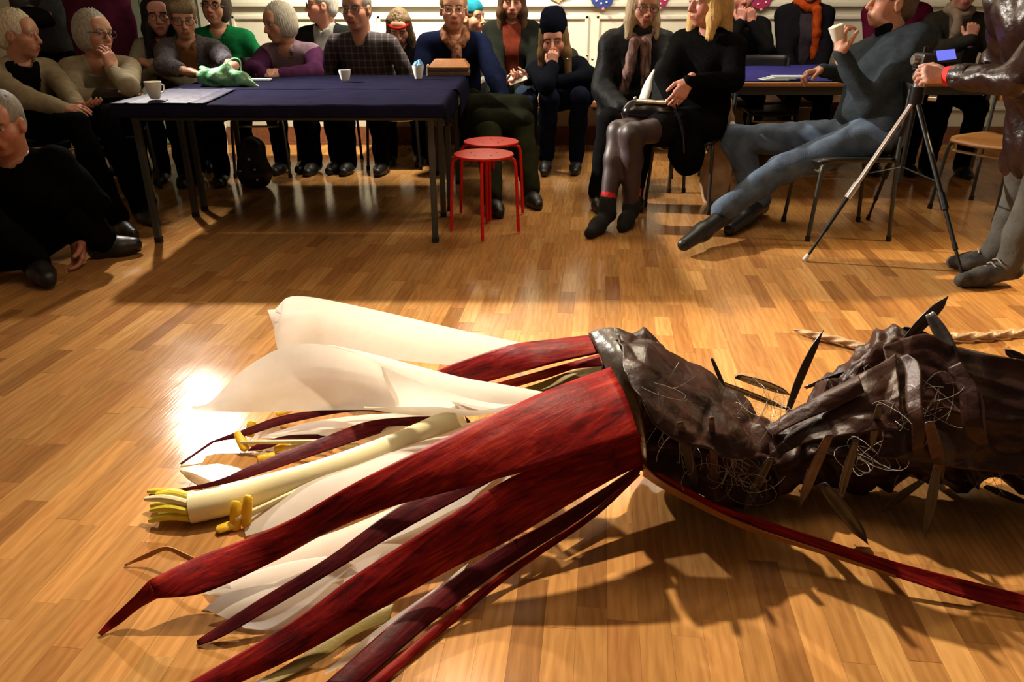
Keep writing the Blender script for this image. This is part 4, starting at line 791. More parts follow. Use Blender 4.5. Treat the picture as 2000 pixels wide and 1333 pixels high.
def person(label, head, hyaw, byaw, hpitch=0, hroll=0, s=1.0, hs=1.06, hip=None, stand=False, female=True, age=50, skin=SKIN, hair=('short', (0.3, 0.28, 0.25)), glasses=False, hat=None,
           top=((.1, .1, .1), 'sweater'), shirt=None, bottom=DK, shoes=None, hands=None, elbows=None, knees=None, ankles=None, toes=None, scarf=None, curl=.45, vox=.0148, topm=None, fat=1.0,
           skirt=None, sock=None, name='person', sleeve=1.0, lower=True, bottomm=None, neckoff=None, group=None, shoulders=None, laces=False, sleeves=None, open_=1.15, wr=1.0, boot=0.0):
    H = np.asarray(head, float); Rm = rotm(hyaw, hpitch, hroll); bf = V(math.sin(R(byaw)), -math.cos(R(byaw)), 0)
    Nk = H-Rm[:, 2]*.10*hs-UP*.068*hs-bf*.02*hs-Rm[:, 1]*.02 if neckoff is None else H+np.asarray(neckoff, float)
    L = .50*s
    if hip is None:
        hz = .92*s if stand else .51; dz = Nk[2]-hz; hx = math.sqrt(max(L*L-dz*dz, 0)) if dz < L else 0; P = V(Nk[0]-bf[0]*hx, Nk[1]-bf[1]*hx, hz if dz < L else Nk[2]-L)
    else: P = np.asarray(hip, float)
    u = unit(Nk-P); r = unit(np.cross(bf, UP)); r = unit(r-u*np.dot(r, u)); f = np.cross(u, r); L = np.linalg.norm(Nk-P)
    sw = (.165 if female else .190)*s*(1+.35*(fat-1)); sh = [Nk+r*sw-u*.055, Nk-r*sw-u*.055] if shoulders is None else [np.asarray(x, float) for x in shoulders]; hj = [P+r*.085*s, P-r*.085*s]
    rt = thing(name, label, 'person', (P[0], P[1], 0), group)
    # legs
    if knees is None:
        knees = [h+(-UP*.43*s if stand else bf*.41*s+r*sg*.04-UP*(.04 if hip is None else 0)) for h, sg in zip(hj, (1, -1))]
        if not stand:
            for k in knees: k[2] = .50
    knees = [np.asarray(k, float) for k in knees]
    if ankles is None: ankles = [V(k[0]+(-bf[0]*.02), k[1]-bf[1]*.02, .085) for k in knees]
    ankles = [np.asarray(a, float) for a in ankles]
    if toes is None: toes = [V(*(a+bf*.17)[:2], .03) for a in ankles]
    toes = [np.asarray(t, float) for t in toes]
    # arms
    if hands is None: hands = [k*.65+h*.35+UP*.085 for k, h in zip(knees, hj)]
    hp = []
    for i, hh in enumerate(hands):
        if isinstance(hh, dict): hp.append(hh)
        else: hp.append({'p': hh})
    arms = []
    for i, sg in ((0, 1), (1, -1)):
        W = np.asarray(hp[i]['p'], float)
        E = np.asarray(elbows[i], float) if elbows and elbows[i] is not None else ik(sh[i], W, .285*s, .25*s, r*sg*.7-UP*.8-f*.35)
        arms.append((sh[i], E, W))
    k_ = .04
    def torso(t, fz=1.0):
        a = []
        for sg in (1, -1): a += [rc(Nk+r*sg*.085*s-u*.11, P+r*sg*.075*s+u*.10, .095*s*fz, .098*s*fz*fat, .05), rc(P+r*sg*.075*s+u*.10, P+r*sg*.08*s, .098*s*fz*fat, .105*s*fz, .05)]
        a += [rc(Nk+r*.035-u*.005, sh[0]-r*.01, .045*s, .050*s, .03), rc(Nk-r*.035-u*.005, sh[1]+r*.01, .045*s, .050*s, .03), rc(Nk+r*(sw-.03)-u*.05, Nk-r*(sw-.03)-u*.05, .052*s, .052*s, .04), rc(Nk-u*.06, Nk-u*.0, .075*s, .06*s, .04), el(Nk-u*.20+f*.035, V(.12, .085, .10)*s*fz, np.stack([r, f, u], 1), .05), el(P+u*.17+f*.03*fat, V(.125*fat, .09*fat, .12)*s*fz, np.stack([r, f, u], 1), .05)]
        if female: a += [el(Nk-u*.20+r*sg*.06+f*.085, V(.055, .05, .055)*s, np.stack([r, f, u], 1), .04) for sg in (1, -1)]
        return a
    def armp(sl=1.0, k=.03):
        a = []
        for A, E, W in arms: w_ = E+(W-E)*sl; a += [rc(A, E, .052*s, .044*s, k), rc(E, w_, .044*s, (.044-.017*sl)*s, k)]
        return a
    def legp(k=.03, body=False):
        a = [rc(hj[0], hj[1], .10*s, .10*s, .05)]
        for h, kn, an in zip(hj, knees, ankles): a += [rc(h, kn, .088*s, .060*s, .04), rc(kn, kn+(an-kn)*.35, .058*s, .055*s, k), rc(kn+(an-kn)*.35, an, .055*s, (.040 if body else .047)*s, k)]
        return a
    # body: one figure (trunk, limbs, head and hands)
    trunk = sdf_mesh(torso(0, .88)+armp(1.0)+(legp(.03, True) if lower else []), max(vox*1.4, .020)); vs = [trunk[0]]; qs = [trunk]
    cols = [np.repeat([skin], len(trunk[0]), 0)]
    nl = Rm.T@(Nk-u*.03-H); hv, hq = sdf_mesh(head_prims(hs, age, female, nl), .0050); hc = head_colors(hv, skin, (skin[0]*.78, skin[1]*.42, skin[2]*.42), np.array(hair[1])*.5 if hair else (.05, .03, .02), age)
    qs.append((H+(hv*hs)@Rm.T, hq)); cols.append(hc)
    for i, (A, E, W) in enumerate(arms):
        if hp[i].get('hide'): continue
        d = hp[i].get('d', unit(W-E)); n = hp[i].get('n', -UP*.8+r*(-.3 if i == 0 else .3)); h = hand_mesh(W, np.asarray(d, float), np.asarray(n, float), 1 if i == 0 else -1, hp[i].get('c', curl), s*1.02); qs.append(h); cols.append(np.repeat([np.array(skin)*V(1.0, .95, .95)], len(h[0]), 0))
    v, q = join(qs); c = np.concatenate(cols); obj_np('body', v, q, M_skin, rt, col=np.c_[c, np.ones(len(c))])
    # garments
    sd = (abs(hash(label)) % 97)*.13 if False else sum(map(ord, label)) % 97*.13
    col, kind = top[0], top[1]; tm = topm or knit(col)
    infl = {'sweater': .014, 'tee': .010, 'cardigan': .017, 'jacket': .022, 'coat': .024, 'puffer': .034, 'leather': .022, 'fleece': .020}[kind]
    g = torso(0)+armp(sleeve)
    if kind in ('coat', 'leather', 'puffer', 'jacket', 'cardigan') and lower:
        ext = {'coat': .55, 'leather': .45, 'puffer': .35, 'jacket': .2, 'cardigan': .3}[kind]
        g += [rc(h, h+(k2-h)*ext, .105*s, .098*s, .05) for h, k2 in zip(hj, knees)]
    if kind == 'puffer' or kind == 'coat': g += [rc(Nk-u*.01, Nk+u*.03, .080*s, .078*s, .03)]
    g += [cut(rc(Nk+u*.004+f*.022, H-Rm[:, 2]*.05, .050*s+infl*.3, .075*s, .01))]
    gv, gq = sdf_mesh(g, vox, infl); obj_np({'sweater': 'sweater', 'tee': 'shirt', 'cardigan': 'cardigan', 'jacket': 'jacket', 'coat': 'coat', 'puffer': 'puffer_jacket', 'leather': 'leather_jacket', 'fleece': 'fleece'}[kind], wrinkle(gv, {'puffer': .008, 'leather': .007}.get(kind, .0045)*wr, sd, 30), gq, tm, rt)
    if sleeves is not None: gv, gq = sdf_mesh(armp(sleeve), vox, infl+.006); obj_np('sleeves', wrinkle(gv, .005, sd, 30), gq, knit(sleeves), rt, )
    if shirt is not None:                                      # what shows between the open fronts
        wd_ = .050*s*open_; g2 = torso(0)+[cut(rc(Nk+f*.026, H-Rm[:, 2]*.06, .052*s, .08*s, .01)), clip(r-u*.10, np.dot(r-u*.10, Nk-u*.25)+wd_), clip(-r-u*.10, np.dot(-r-u*.10, Nk-u*.25)+wd_), clip(-f, -np.dot(f, Nk+f*.012))]
        gv, gq = sdf_mesh(g2, vox, infl+.006); obj_np('shirt', wrinkle(gv, .003, sd+2, 34), gq, knit(shirt), rt)
    if lower:
        gv, gq = sdf_mesh(legp(.03, skirt is not None), vox, .004 if skirt is not None else .013); obj_np('tights' if skirt is not None else 'trousers', wrinkle(gv, (.0008 if skirt is not None else .005)*wr, sd+4, 34), gq, bottomm or knit(bottom), rt)
        if skirt is not None:
            g3 = [rc(hj[0], hj[1], .115*s, .115*s, .05)]+[rc(h, h+(k2-h)*.62, .10*s, .088*s, .05) for h, k2 in zip(hj, knees)]; gv, gq = sdf_mesh(g3, vox, .014); obj_np('skirt', wrinkle(gv, .004, sd, 30), gq, knit(skirt), rt)
        if shoes is not False:
            sm = shoes or M_shoe
            for a, t in zip(ankles, toes):
                d = unit((t-a)*V(1, 1, 1)); back = a-d*.035+V(0, 0, -.045); g4 = [rc(a+V(0, 0, .02), back, .041*s, .038*s, .03), rc(back, a+(t-a)*.55+V(0, 0, -.022), .044*s, .044*s, .03), rc(a+(t-a)*.5+V(0, 0, -.022), t, .044*s, .032*s, .03)]
                lo = min(back[2], t[2])-.040
                if boot: xb = unit(knees[0]-ankles[0]); g4 += [rc(a, a+xb*(boot+.06), .048*s, .050*s, .02), clip(xb, np.dot(xb, a+xb*boot))]
                gv, gq = sdf_mesh(g4+[clip((0, 0, -1), -max(lo, .004))], .0085); so = obj_np('shoe', gv, gq, sm, rt)
                sl = [rc(back+V(0, 0, -.004), t+V(0, 0, -.004), .043*s, .033*s, .02), clip((0, 0, 1), max(lo, .004)+.018+(max(t[2]-back[2]-.045, 0) if False else 0)), clip((0, 0, -1), -max(lo, .0035))]
                if abs(t[2]-back[2]) < .035: gv, gq = sdf_mesh(sl, .0085); obj_np('sole', gv, gq, M_rub, so)
                if laces:
                    q = MB(); up_ = np.cross(unit(np.cross(d, UP)), d)
                    for k in range(5): c_ = a+(t-a)*(.12+.12*k)+up_*(.040-.006*k)+V(0, 0, .008-.002*k); sd_ = unit(np.cross(d, UP)); q.tube([c_-sd_*.028-up_*.012, c_+up_*.004, c_+sd_*.028-up_*.012], .0042, 6)
                    q.build('laces', M_lace, so)
                if sock is not None: x = unit(knees[0]-ankles[0]); MB().tube([a+x*(boot-.01), a+x*(.015+boot), a+x*(.04+boot)], [.0475*s, .0485*s, .048*s], 16).build('sock', sock, rt)
    # hair, hat, glasses, scarf
    tf = lambda p: H+(np.asarray(p)*hs)@Rm.T
    if hair:
        hv, hq = sdf_mesh(hair_prims(hair[0]), .0064); th = np.arctan2(hv[:, 0], hv[:, 1]); k = .0012 if hair[0] not in ('crop',) else .0007
        rad = hv/np.linalg.norm(hv*V(1, 1, .15)+1e-6, axis=1)[:, None]; hv = hv+rad*(k*np.sin(th*37+3*np.sin(hv[:, 2]*25+sd))+k*.8*np.sin(th*61+5*hv[:, 2]*20))[:, None]
        obj_np('hair', tf(hv), hq, hairm(hair[1]), rt)
    if hat: hv, hq = sdf_mesh(hat[1], .006); obj_np(hat[0], wrinkle(tf(hv), .0015, sd, 90), hq, hat[2], rt)
    if glasses:
        q = MB()
        for sx in (-1, 1): q.tube([tf((sx*.034+.0235*math.cos(a)*1.12, .104-.006*math.cos(a)*sx*sx*0, -.003+.019*math.sin(a))) for a in np.linspace(0, 2*math.pi, 17)], .0021*hs, 6); q.tube([tf((sx*.060, .102, .003)), tf((sx*.073, .06, .004)), tf((sx*.080, .0, .0)), tf((sx*.078, -.015, -.012))], .0020*hs, 6)
        q.tube([tf((-.009, .104, .002)), tf((0, .107, .005)), tf((.009, .104, .002))], .002*hs, 6); q.build('glasses', glasses if not isinstance(glasses, bool) else M_glass, rt)
    if scarf:
        base = Nk+u*.045; pr = []
        for k in range(12): a = 2*math.pi*k/12; b = 2*math.pi*(k+1)/12; g_ = lambda a: base+r*math.cos(a)*.078+f*(math.sin(a)*.075+.02)+u*(-.03*math.sin(a)+.012*math.sin(3*a)); pr.append(rc(g_(a), g_(b), (.032), .032, .01))
        for (o1, o2, ln) in scarf[1]: x0 = base+f*.125+r*o1-u*.05; pr += [rc(x0, x0+f*.03-u*ln*.5+r*o2*.5, .034, .036, .015), rc(x0+f*.03-u*ln*.5+r*o2*.5, x0+f*.02-u*ln+r*o2, .036, .030, .015)]
        gv, gq = sdf_mesh(pr, .009); obj_np('scarf', wrinkle(gv, .005, sd, 60), gq, scarf[0], rt)
    return dict(rt=rt, N=Nk, P=P, sh=sh, arms=arms, knees=knees, u=u, f=f, r=r, H=H, tf=tf, R=Rm)
def hd(p, d=None, n=None, c=.45, hide=False):
    q = {'p': np.asarray(p, float), 'c': c, 'hide': hide}
    if d is not None: q['d'] = np.asarray(d, float)
    if n is not None: q['n'] = np.asarray(n, float)
    return q

# ----- left end of the room
person('woman with cropped white hair in profile, cream cardigan over a black top', at(36, 66, 4.75), 92, 48, 4, hair=('short', (0.66, 0.60, 0.46)), age=70, top=((.50, .43, .29), 'cardigan'), shirt=(.010, .010, .012), open_=1.35, s=.92, fat=1.2,
       hands=[hd(at(128, 215, 4.45), (.9, -.3, .1), (.2, .4, -.9), .3), hd(at(150, 205, 4.55), (.9, -.2, .0), (0, .3, .9), .25)], knees=[at(150, 245, 4.35), at(205, 232, 4.55)], ankles=[at(215, 352, 4.25)*V(1, 1, 0)+V(0, 0, .09), at(262, 345, 4.5)*V(1, 1, 0)+V(0, 0, .09)])
p2 = person('woman with grey bob and glasses resting her cheek on her hand, cream pullover', at(184, 64, 5.0), 66, 18, 2, 4, hair=('bob', (0.36, 0.34, 0.29)), age=65, glasses=True, top=((.46, .40, .28), 'sweater'), fat=1.1,
       hands=[hd(at(244, 186, 4.8), (.9, -.1, -.1), (0, .2, -1), .5), hd(at(218, 138, 4.82), (-.06, .05, 1), (-.9, .4, .1), .4)], elbows=[at(150, 192, 4.75), at(252, 168, 4.72)])
person('standing person in a maroon coat seen from behind, head out of frame', at(172, -125, 5.85), 170, 172, female=True, stand=True, s=1.0, fat=1.25, top=((.13, .022, .06), 'coat'), hair=('bob', (.1, .07, .05)), bottom=DK)
person('standing person in grey holding a dark hat, partly hidden at the left edge', at(40, -150, 6.1), 10, 15, female=False, stand=True, top=((.08, .085, .10), 'jacket'), hair=('short', (.1, .08, .06)), bottom=DK,
       hands=[hd(at(48, 14, 5.75), (.9, -.2, -.2), (0, 0, -1), .6), hd(at(84, 30, 5.75), (-.7, -.2, -.3), (0, 0, -1), .5)])
hp_ = at(62, 34, 5.68); ht = thing('knitted_hat', 'dark hat held in the hands of the standing person in grey', 'hat', hp_)
blob('hat_body', [el(hp_, (.13, .07, .07)), rc(hp_+V(-.12, 0, -.05), hp_+V(.12, 0, -.03), .03, .03, .03)], .008, knit((.012, .012, .014)), ht, .004, 2, 50)
person('woman with long dark hair and glasses in a white roll-neck and cream cardigan', at(309, 30, 5.75), 22, 8, 3, hair=('longer', (0.012, 0.012, 0.020)), glasses=True, age=30, skin=(.50, .25, .19), top=((.42, .40, .32), 'cardigan'), shirt=(.55, .50, .42),
       hands=[hd(at(296, 128, 5.5), (.6, -.3, .3), (0, .3, -1), .6), hd(at(304, 130, 5.5), (-.6, -.3, .3), (0, .3, -1), .6)], scarf=(knit((.10, .012, .022)), [(.02, .03, .30)]))
person('woman with short brown hair and glasses in a grey cardigan, reaching to the bag', at(357, 34, 5.62), 22, 8, 14, hair=('fullshort', (0.20, 0.145, 0.085)), glasses=True, top=((.16, .15, .17), 'cardigan'), sleeve=.55, open_=.8, shirt=(.30, .13, .055), topm=knit((.17, .16, .19), bs=90, bump=.5, var=.4, sc=60),
       hands=[hd(at(372, 142, 5.10), (.8, -.3, -.1), (0, -.3, -1), .55), hd(at(453, 132, 5.15), (-.3, -.6, -.2), (-.3, 0, -1), .55)], elbows=[at(322, 128, 5.25), at(432, 108, 5.40)])
person('smiling woman in a bright green jumper and glasses, sitting at the wall', at(421, 12, 6.25), -2, 4, -4, 6, hs=1.1, s=1.05, hair=('bob', (0.045, 0.03, 0.022)), glasses=True, age=35, top=((.012, .20, .062), 'sweater'), fat=1.2)
person('woman with grey bob in a two-tone lilac and purple cardigan, hands clasped', at(545, 44, 5.98), -48, -6, 10, -4, s=1.02, hs=1.1, hair=('bob', (0.40, 0.37, 0.31)), age=68, top=((.30, .20, .27), 'sweater'), sleeves=(.10, .030, .095), fat=1.12,
       hands=[hd(at(514, 146, 5.52), (.9, -.35, .05), (.2, .5, -.7), .6), hd(at(553, 146, 5.52), (-.9, -.35, .1), (-.2, .5, -.7), .65)], elbows=[at(492, 140, 5.82), at(612, 142, 5.80)])
person('man with glasses in profile wearing a black jacket over a grey tee', at(628, 10, 6.3), -72, -12, -2, female=False, hair=('crop', (0.42, 0.40, 0.36)), glasses=True, age=60, skin=(.56, .27, .18), top=((.016, .017, .018), 'jacket'), shirt=(.34, .34, .32))
M_plaid = None
def plaid():
    m, N, L, B = new_mat('dark plaid cotton'); v = coords(N, L); sp = N.new('ShaderNodeSeparateXYZ'); L.new(v, sp.inputs[0]); fac = None
    def band(sock, sc, th):
        a = N.new('ShaderNodeMath'); a.operation = 'MULTIPLY'; L.new(sock, a.inputs[0]); a.inputs[1].default_value = sc
        b = N.new('ShaderNodeMath'); b.operation = 'FRACT'; L.new(a.outputs[0], b.inputs[0]); c = N.new('ShaderNodeMath'); c.operation = 'LESS_THAN'; L.new(b.outputs[0], c.inputs[0]); c.inputs[1].default_value = th; return c.outputs[0]
    xx = band(sp.outputs[0], 22, .22); zz = band(sp.outputs[2], 20, .2); ad = N.new('ShaderNodeMath'); ad.operation = 'ADD'; L.new(xx, ad.inputs[0]); L.new(zz, ad.inputs[1]); dv = N.new('ShaderNodeMath'); dv.operation = 'MULTIPLY'; L.new(ad.outputs[0], dv.inputs[0]); dv.inputs[1].default_value = .5
    r = ramp(N, [(0, (.020, .013, .018)), (.5, (.062, .048, .058)), (1, (.13, .11, .12))]); L.new(dv.outputs[0], r.inputs[0]); L.new(r.outputs[0], B.inputs['Base Color']); B.inputs['Roughness'].default_value = .85; return m
person('grey-haired man with dark glasses in a plaid shirt behind the rear table', at(696, 16, 6.05), -14, -4, 4, s=1.05, hs=1.2, female=False, hair=('crop', (0.22, 0.20, 0.18)), glasses=True, age=72, skin=(.46, .22, .15), top=((.05, .04, .05), 'tee'), topm=plaid(), fat=1.1)
pg = person('girl with long brown hair and a red headband, head bowed, behind plaid man', at(780, 52, 6.35), 0, 0, 34, s=.85, hs=1.0, hair=('long', (0.10, 0.065, 0.035)), age=15, top=((.016, .016, .018), 'jacket'),
            hat=('headband', [el((0, -.01, .05), (.093, .112, .035)), cut(el((0, -.01, .075), (.08, .10, .03)))], knit((.55, .012, .012))))
M_pat = mat('patterned red and mustard scarf', (0.10, 0.03, 0.035), 0.85, var=0.5, scale=38, bump=0.2, col2=(0.40, 0.16, 0.06))
p12 = person('woman with short fair hair in a navy fleece and patterned scarf', at(886, 17, 6.0), 4, 14, 2, s=1.1, hs=1.2, hair=('short', (0.36, 0.24, 0.13)), glasses=mat('pale spectacle frame', (.3, .25, .2), .3, bump=0), age=62, skin=(.58, .29, .18), top=((.008, .012, .040), 'fleece'), fat=1.25, bottom=(.026, .028, .012),
       scarf=(M_pat, [(.0, .0, .05)]), hands=[hd(at(880, 178, 5.75), hide=True), hd(at(985, 200, 5.5), (-.5, -.5, -.2), (0, 0, -1), .5)], knees=[at(955, 262, 5.2), at(1020, 250, 5.25)], ankles=[at(962, 395, 4.75)*V(1, 1, 0)+V(0, 0, .09), at(1036, 362, 4.95)*V(1, 1, 0)+V(0, 0, .09)])
cw = at(965, 215, 5.3); cl_ = thing('winter_coat', 'dark olive coat folded over the lap of the navy fleece woman', 'coat', cw)
blob('coat_body', [rc(at(925, 212, 5.5), at(1015, 212, 5.4), .10, .09, .05), rc(at(940, 240, 5.3), at(1020, 240, 5.25), .09, .08, .05), rc(at(950, 300, 5.22), at(1010, 290, 5.2), .06, .06, .06)], .012, knit((.016, .018, .010), .8), cl_, .010, 4, 26)
person('person in a turquoise knitted cap and pale grey jacket behind the navy fleece', at(921, 34, 6.75), 60, 20, s=.95, hair=('short', (.15, .1, .06)), age=20, top=((.30, .29, .26), 'jacket'), hat=('knitted_cap', [el((0, -.018, .06), (.09, .11, .085)), cut(el((0, 0, -.05), (.2, .2, .075)))], knit((.02, .24, .34))))
p14 = person('woman with long brown hair, dark cardigan over a rust top, holding a phone', at(1000, 0, 6.45), 2, 0, 12, s=1.0, hair=('long', (0.075, 0.04, 0.022)), age=35, skin=(.50, .25, .18), top=((.014, .016, .013), 'cardigan'), shirt=(.13, .024, .013), bottom=(.03, .045, .085),
       hands=[hd(at(985, 162, 6.12), (.8, -.4, .2), (.3, -.1, .9), .45), hd(at(1030, 158, 6.12), (-.8, -.4, .2), (-.3, .6, .5), .5)])
ph = at(1010, 152, 6.08); o = MB().add(quadbox(ph, unit(V(.9, .1, .3)), unit(V(-.25, .6, .7)), unit(np.cross(unit(V(.9, .1, .3)), unit(V(-.25, .6, .7)))), .07, .045, .006), BF).build('phone_wallet', M_paper, None, smooth=False); tag(o, 'white phone wallet held by the woman in the rust top', 'phone')
M_dn = knit((.010, .014, .030), .9)
p15 = person('girl in a navy beanie and parka with her chin on her hand', at(1082, 78, 6.05), -8, -8, 8, -4, s=.95, hs=1.12, hair=('long', (0.17, 0.10, 0.045)), age=12, skin=(.50, .25, .18), top=((.008, .010, .017), 'coat'), bottom=(.010, .013, .030), fat=1.2, hip=at(1112, 196, 6.45)*V(1, 1, 0)+V(0, 0, .53),
       hands=[hd(at(1080, 130, 5.86), (.0, .12, 1), (.2, .9, .1), .8), hd(at(1092, 160, 5.9), (-.7, -.2, -.1), (0, 0, -1), .5)], elbows=[at(1066, 165, 5.75), at(1150, 150, 5.95)],
       knees=[at(1072, 192, 5.80), at(1132, 190, 5.80)], ankles=[at(1068, 285, 5.95)*V(1, 1, 0)+V(0, 0, .12), at(1126, 300, 5.98)*V(1, 1, 0)+V(0, 0, .10)],
       hat=('beanie', [el((0, -.02, .075), (.092, .108, .115)), rc((-.03, -.03, .16), (.03, -.03, .16), .03, .03, .06), cut(el((0, 0, -.06), (.2, .2, .085)))], knit((.006, .008, .017), bs=160, bump=.6)))
hb = p15['N']; blob('hood', [rc(hb+V(-.06, .06, .04), hb+V(.10, .05, .05), .06, .07, .05), rc(hb+V(.10, .05, .05), hb+V(.15, -.04, -.03), .06, .05, .05)], .010, knit((.045, .050, .026)), p15['rt'], .004, 5, 50)
for dx, dy in [(1147, 108), (1157, 116), (1108, 116)]: MB().ball(at(dx, dy, 5.86), .009, 8).build('snap_button', M_steel, p15['rt'])
M_pinks = mat('dusty pink and grey scarf', (0.10, 0.045, 0.045), 0.9, var=0.5, scale=22, stretch=(3, 3, .5), bump=0.3, col2=(0.36, 0.22, 0.19))
p16 = person('woman with long ash-blonde hair and glasses in a black puffer jacket', at(1256, 14, 5.35), 12, 2, 4, 3, s=1.0, hs=1.05, hair=('mid', (0.40, 0.31, 0.19)), glasses=True, age=58, skin=(.48, .24, .17), top=((.014, .014, .016), 'puffer'), topm=matte(mat('black quilted nylon', (.006, .006, .007), .55, var=.2, bump=.5, bscale=30, spec=.25, col2=(.012, .012, .014)), .6), bottom=(.009, .009, .010), fat=1.05,
       scarf=(M_pinks, [(.045, .05, .34), (-.03, -.02, .38)]), hands=[hd(at(1212, 214, 4.98), (.1, -.8, -.4), (.2, 0, -1), .25), hd(at(1290, 205, 5.0), hide=True)], elbows=[at(1178, 175, 5.32), None], knees=[at(1190, 236, 4.9), at(1262, 232, 4.95)], ankles=[at(1168, 362, 4.85)*V(1, 1, 0)+V(0, 0, .09), at(1240, 360, 4.9)*V(1, 1, 0)+V(0, 0, .09)])
M_tight = mat('sheer dark tights', (0.030, 0.016, 0.018), 0.5, var=0.3, scale=8, bump=0.05, col2=(.06, .032, .034))
p17 = person('blonde woman in profile, fuzzy black sweater, black skirt, red socks and ankle boots', at(1382, 2, 4.85), -66, -38, 4, hs=1.12, hair=('mid', (0.58, 0.38, 0.14)), age=45, skin=(.55, .27, .20), top=((.007, .007, .007), 'sweater'), topm=knit((.007, .007, .007), .95, 140, .8), fat=1.15, bottomm=M_tight, skirt=(.010, .010, .011),
       hip=at(1352, 232, 4.85)*V(1, 1, 0)+V(0, 0, .54), hands=[hd(at(1312, 196, 4.62), (-.5, -.2, -.8), (-.3, .5, -.3), .5), hd(at(1345, 160, 4.52), (-.55, -.3, -.75), (-.4, .3, -.6), .35)], elbows=[at(1300, 150, 4.75), at(1432, 158, 4.62)],
       knees=[at(1208, 258, 4.52), at(1236, 262, 4.42)], ankles=[at(1185, 408, 4.36)*V(1, 1, 0)+V(0, 0, .11), at(1232, 402, 4.42)*V(1, 1, 0)+V(0, 0, .11)], toes=[gz(1152, 456, .03), gz(1215, 444, .03)], shoes=M_suede, boot=.07, sock=mat('bright red sock', (.60, .012, .015), .8), vox=.0125)
person('person in black with both hands raised to the face behind the blonde woman', at(1452, -8, 6.75), -8, -6, 6, s=.98, female=False, hair=('short', (.05, .04, .03)), age=50, skin=(.42, .19, .15), top=((.008, .008, .009), 'sweater'),
       hands=[hd(at(1446, 44, 6.55), (.1, .05, 1), (.3, .8, .0), .7), hd(at(1466, 46, 6.55), (-.1, .05, 1), (-.3, .8, 0), .75)], elbows=[at(1422, 98, 6.5), at(1498, 98, 6.5)])
M_or = knit((.42, .062, .012), .85, 120, .4)
person('person in a black coat with a long orange scarf at the violet-blue tables', at(1583, -30, 6.8), -6, -4, 4, hair=('short', (.12, .08, .05)), age=55, skin=(.45, .2, .14), top=((.010, .009, .013), 'coat'), shirt=(.045, .035, .045), scarf=(M_or, [(-.06, -.02, .36)]))
person('person in a maroon jumper behind the man in the blue-grey roll-neck', at(1768, -40, 6.3), 0, -5, s=1.05, hair=('bob', (.2, .15, .1)), age=50, top=((.085, .006, .024), 'sweater'), fat=1.25)
person('person in a grey-brown jacket and pale scarf with a fist at the chest', at(1884, -18, 6.2), -10, -8, 4, female=False, hair=('short', (.1, .08, .06)), age=50, skin=(.40, .19, .14), top=((.030, .027, .022), 'jacket'), shirt=(.12, .10, .08), scarf=(knit((.26, .20, .15)), [(.03, .02, .2)]),
       hands=[hd(at(1896, 78, 5.85), (.05, .1, 1), (.3, .8, .1), .85), None or hd(at(1950, 140, 5.9), hide=True)])
# man in jeans with the cup
M_jean = mat('blue denim', (0.060, 0.095, 0.165), 0.85, var=0.35, scale=12, bump=0.3, bscale=160, col2=(.10, .15, .23))
M_roll = knit((.050, .064, .080), .85, 160, .3)
H20 = at(1742, 4, 4.62); P20 = V(1.98, 4.36, .53)
p20 = person('man in a blue-grey roll-neck and jeans leaning back, raising a white cup', H20, -92, -66, -6, s=1.08, hs=1.13, female=False, hair=('short', (0.12, 0.085, 0.06)), age=52, skin=(.56, .29, .19), top=((.05, .06, .08), 'sweater'), topm=M_roll, bottomm=M_jean, wr=2.0, fat=1.0, hip=P20,
       hands=[hd(at(1606, 138, 4.88), (-.95, -.1, -.15), (0, -.3, -.95), .6), hd(at(1642, 106, 4.36), (-.16, .1, 1), (.75, .2, .2), .62)], elbows=[at(1678, 146, 4.95), at(1700, 205, 4.28)],
       knees=[at(1434, 272, 4.75), at(1528, 330, 4.30)], ankles=[at(1482, 408, 4.62)*V(1, 1, 0)+V(0, 0, .10), at(1408, 432, 4.14)*V(1, 1, 0)+V(0, 0, .16)], toes=[gz(1425, 448, .035), gz(1336, 478, .06)], vox=.0125)
N20 = p20['N']; blob('roll_neck', [rc(N20+V(.01, 0, -.03), N20+V(-.03, -.01, .075), .080, .066, .02)], .008, knit((.010, .011, .014)), p20['rt'], .002, 3, 80)
pc = at(1634, 62, 4.30); cu = thing('paper_cup', 'white paper cup raised in the hand of the man in jeans', 'cup', pc)
MB().tube([pc+V(.016, .0, -.040), pc+V(.014, 0, -.036), pc+V(-.008, 0, .026), pc+V(-.010, 0, .030), pc+V(-.008, 0, .026)], [.026, .028, .038, .040, .034], 24).build('cup_body', M_whitepl, cu)
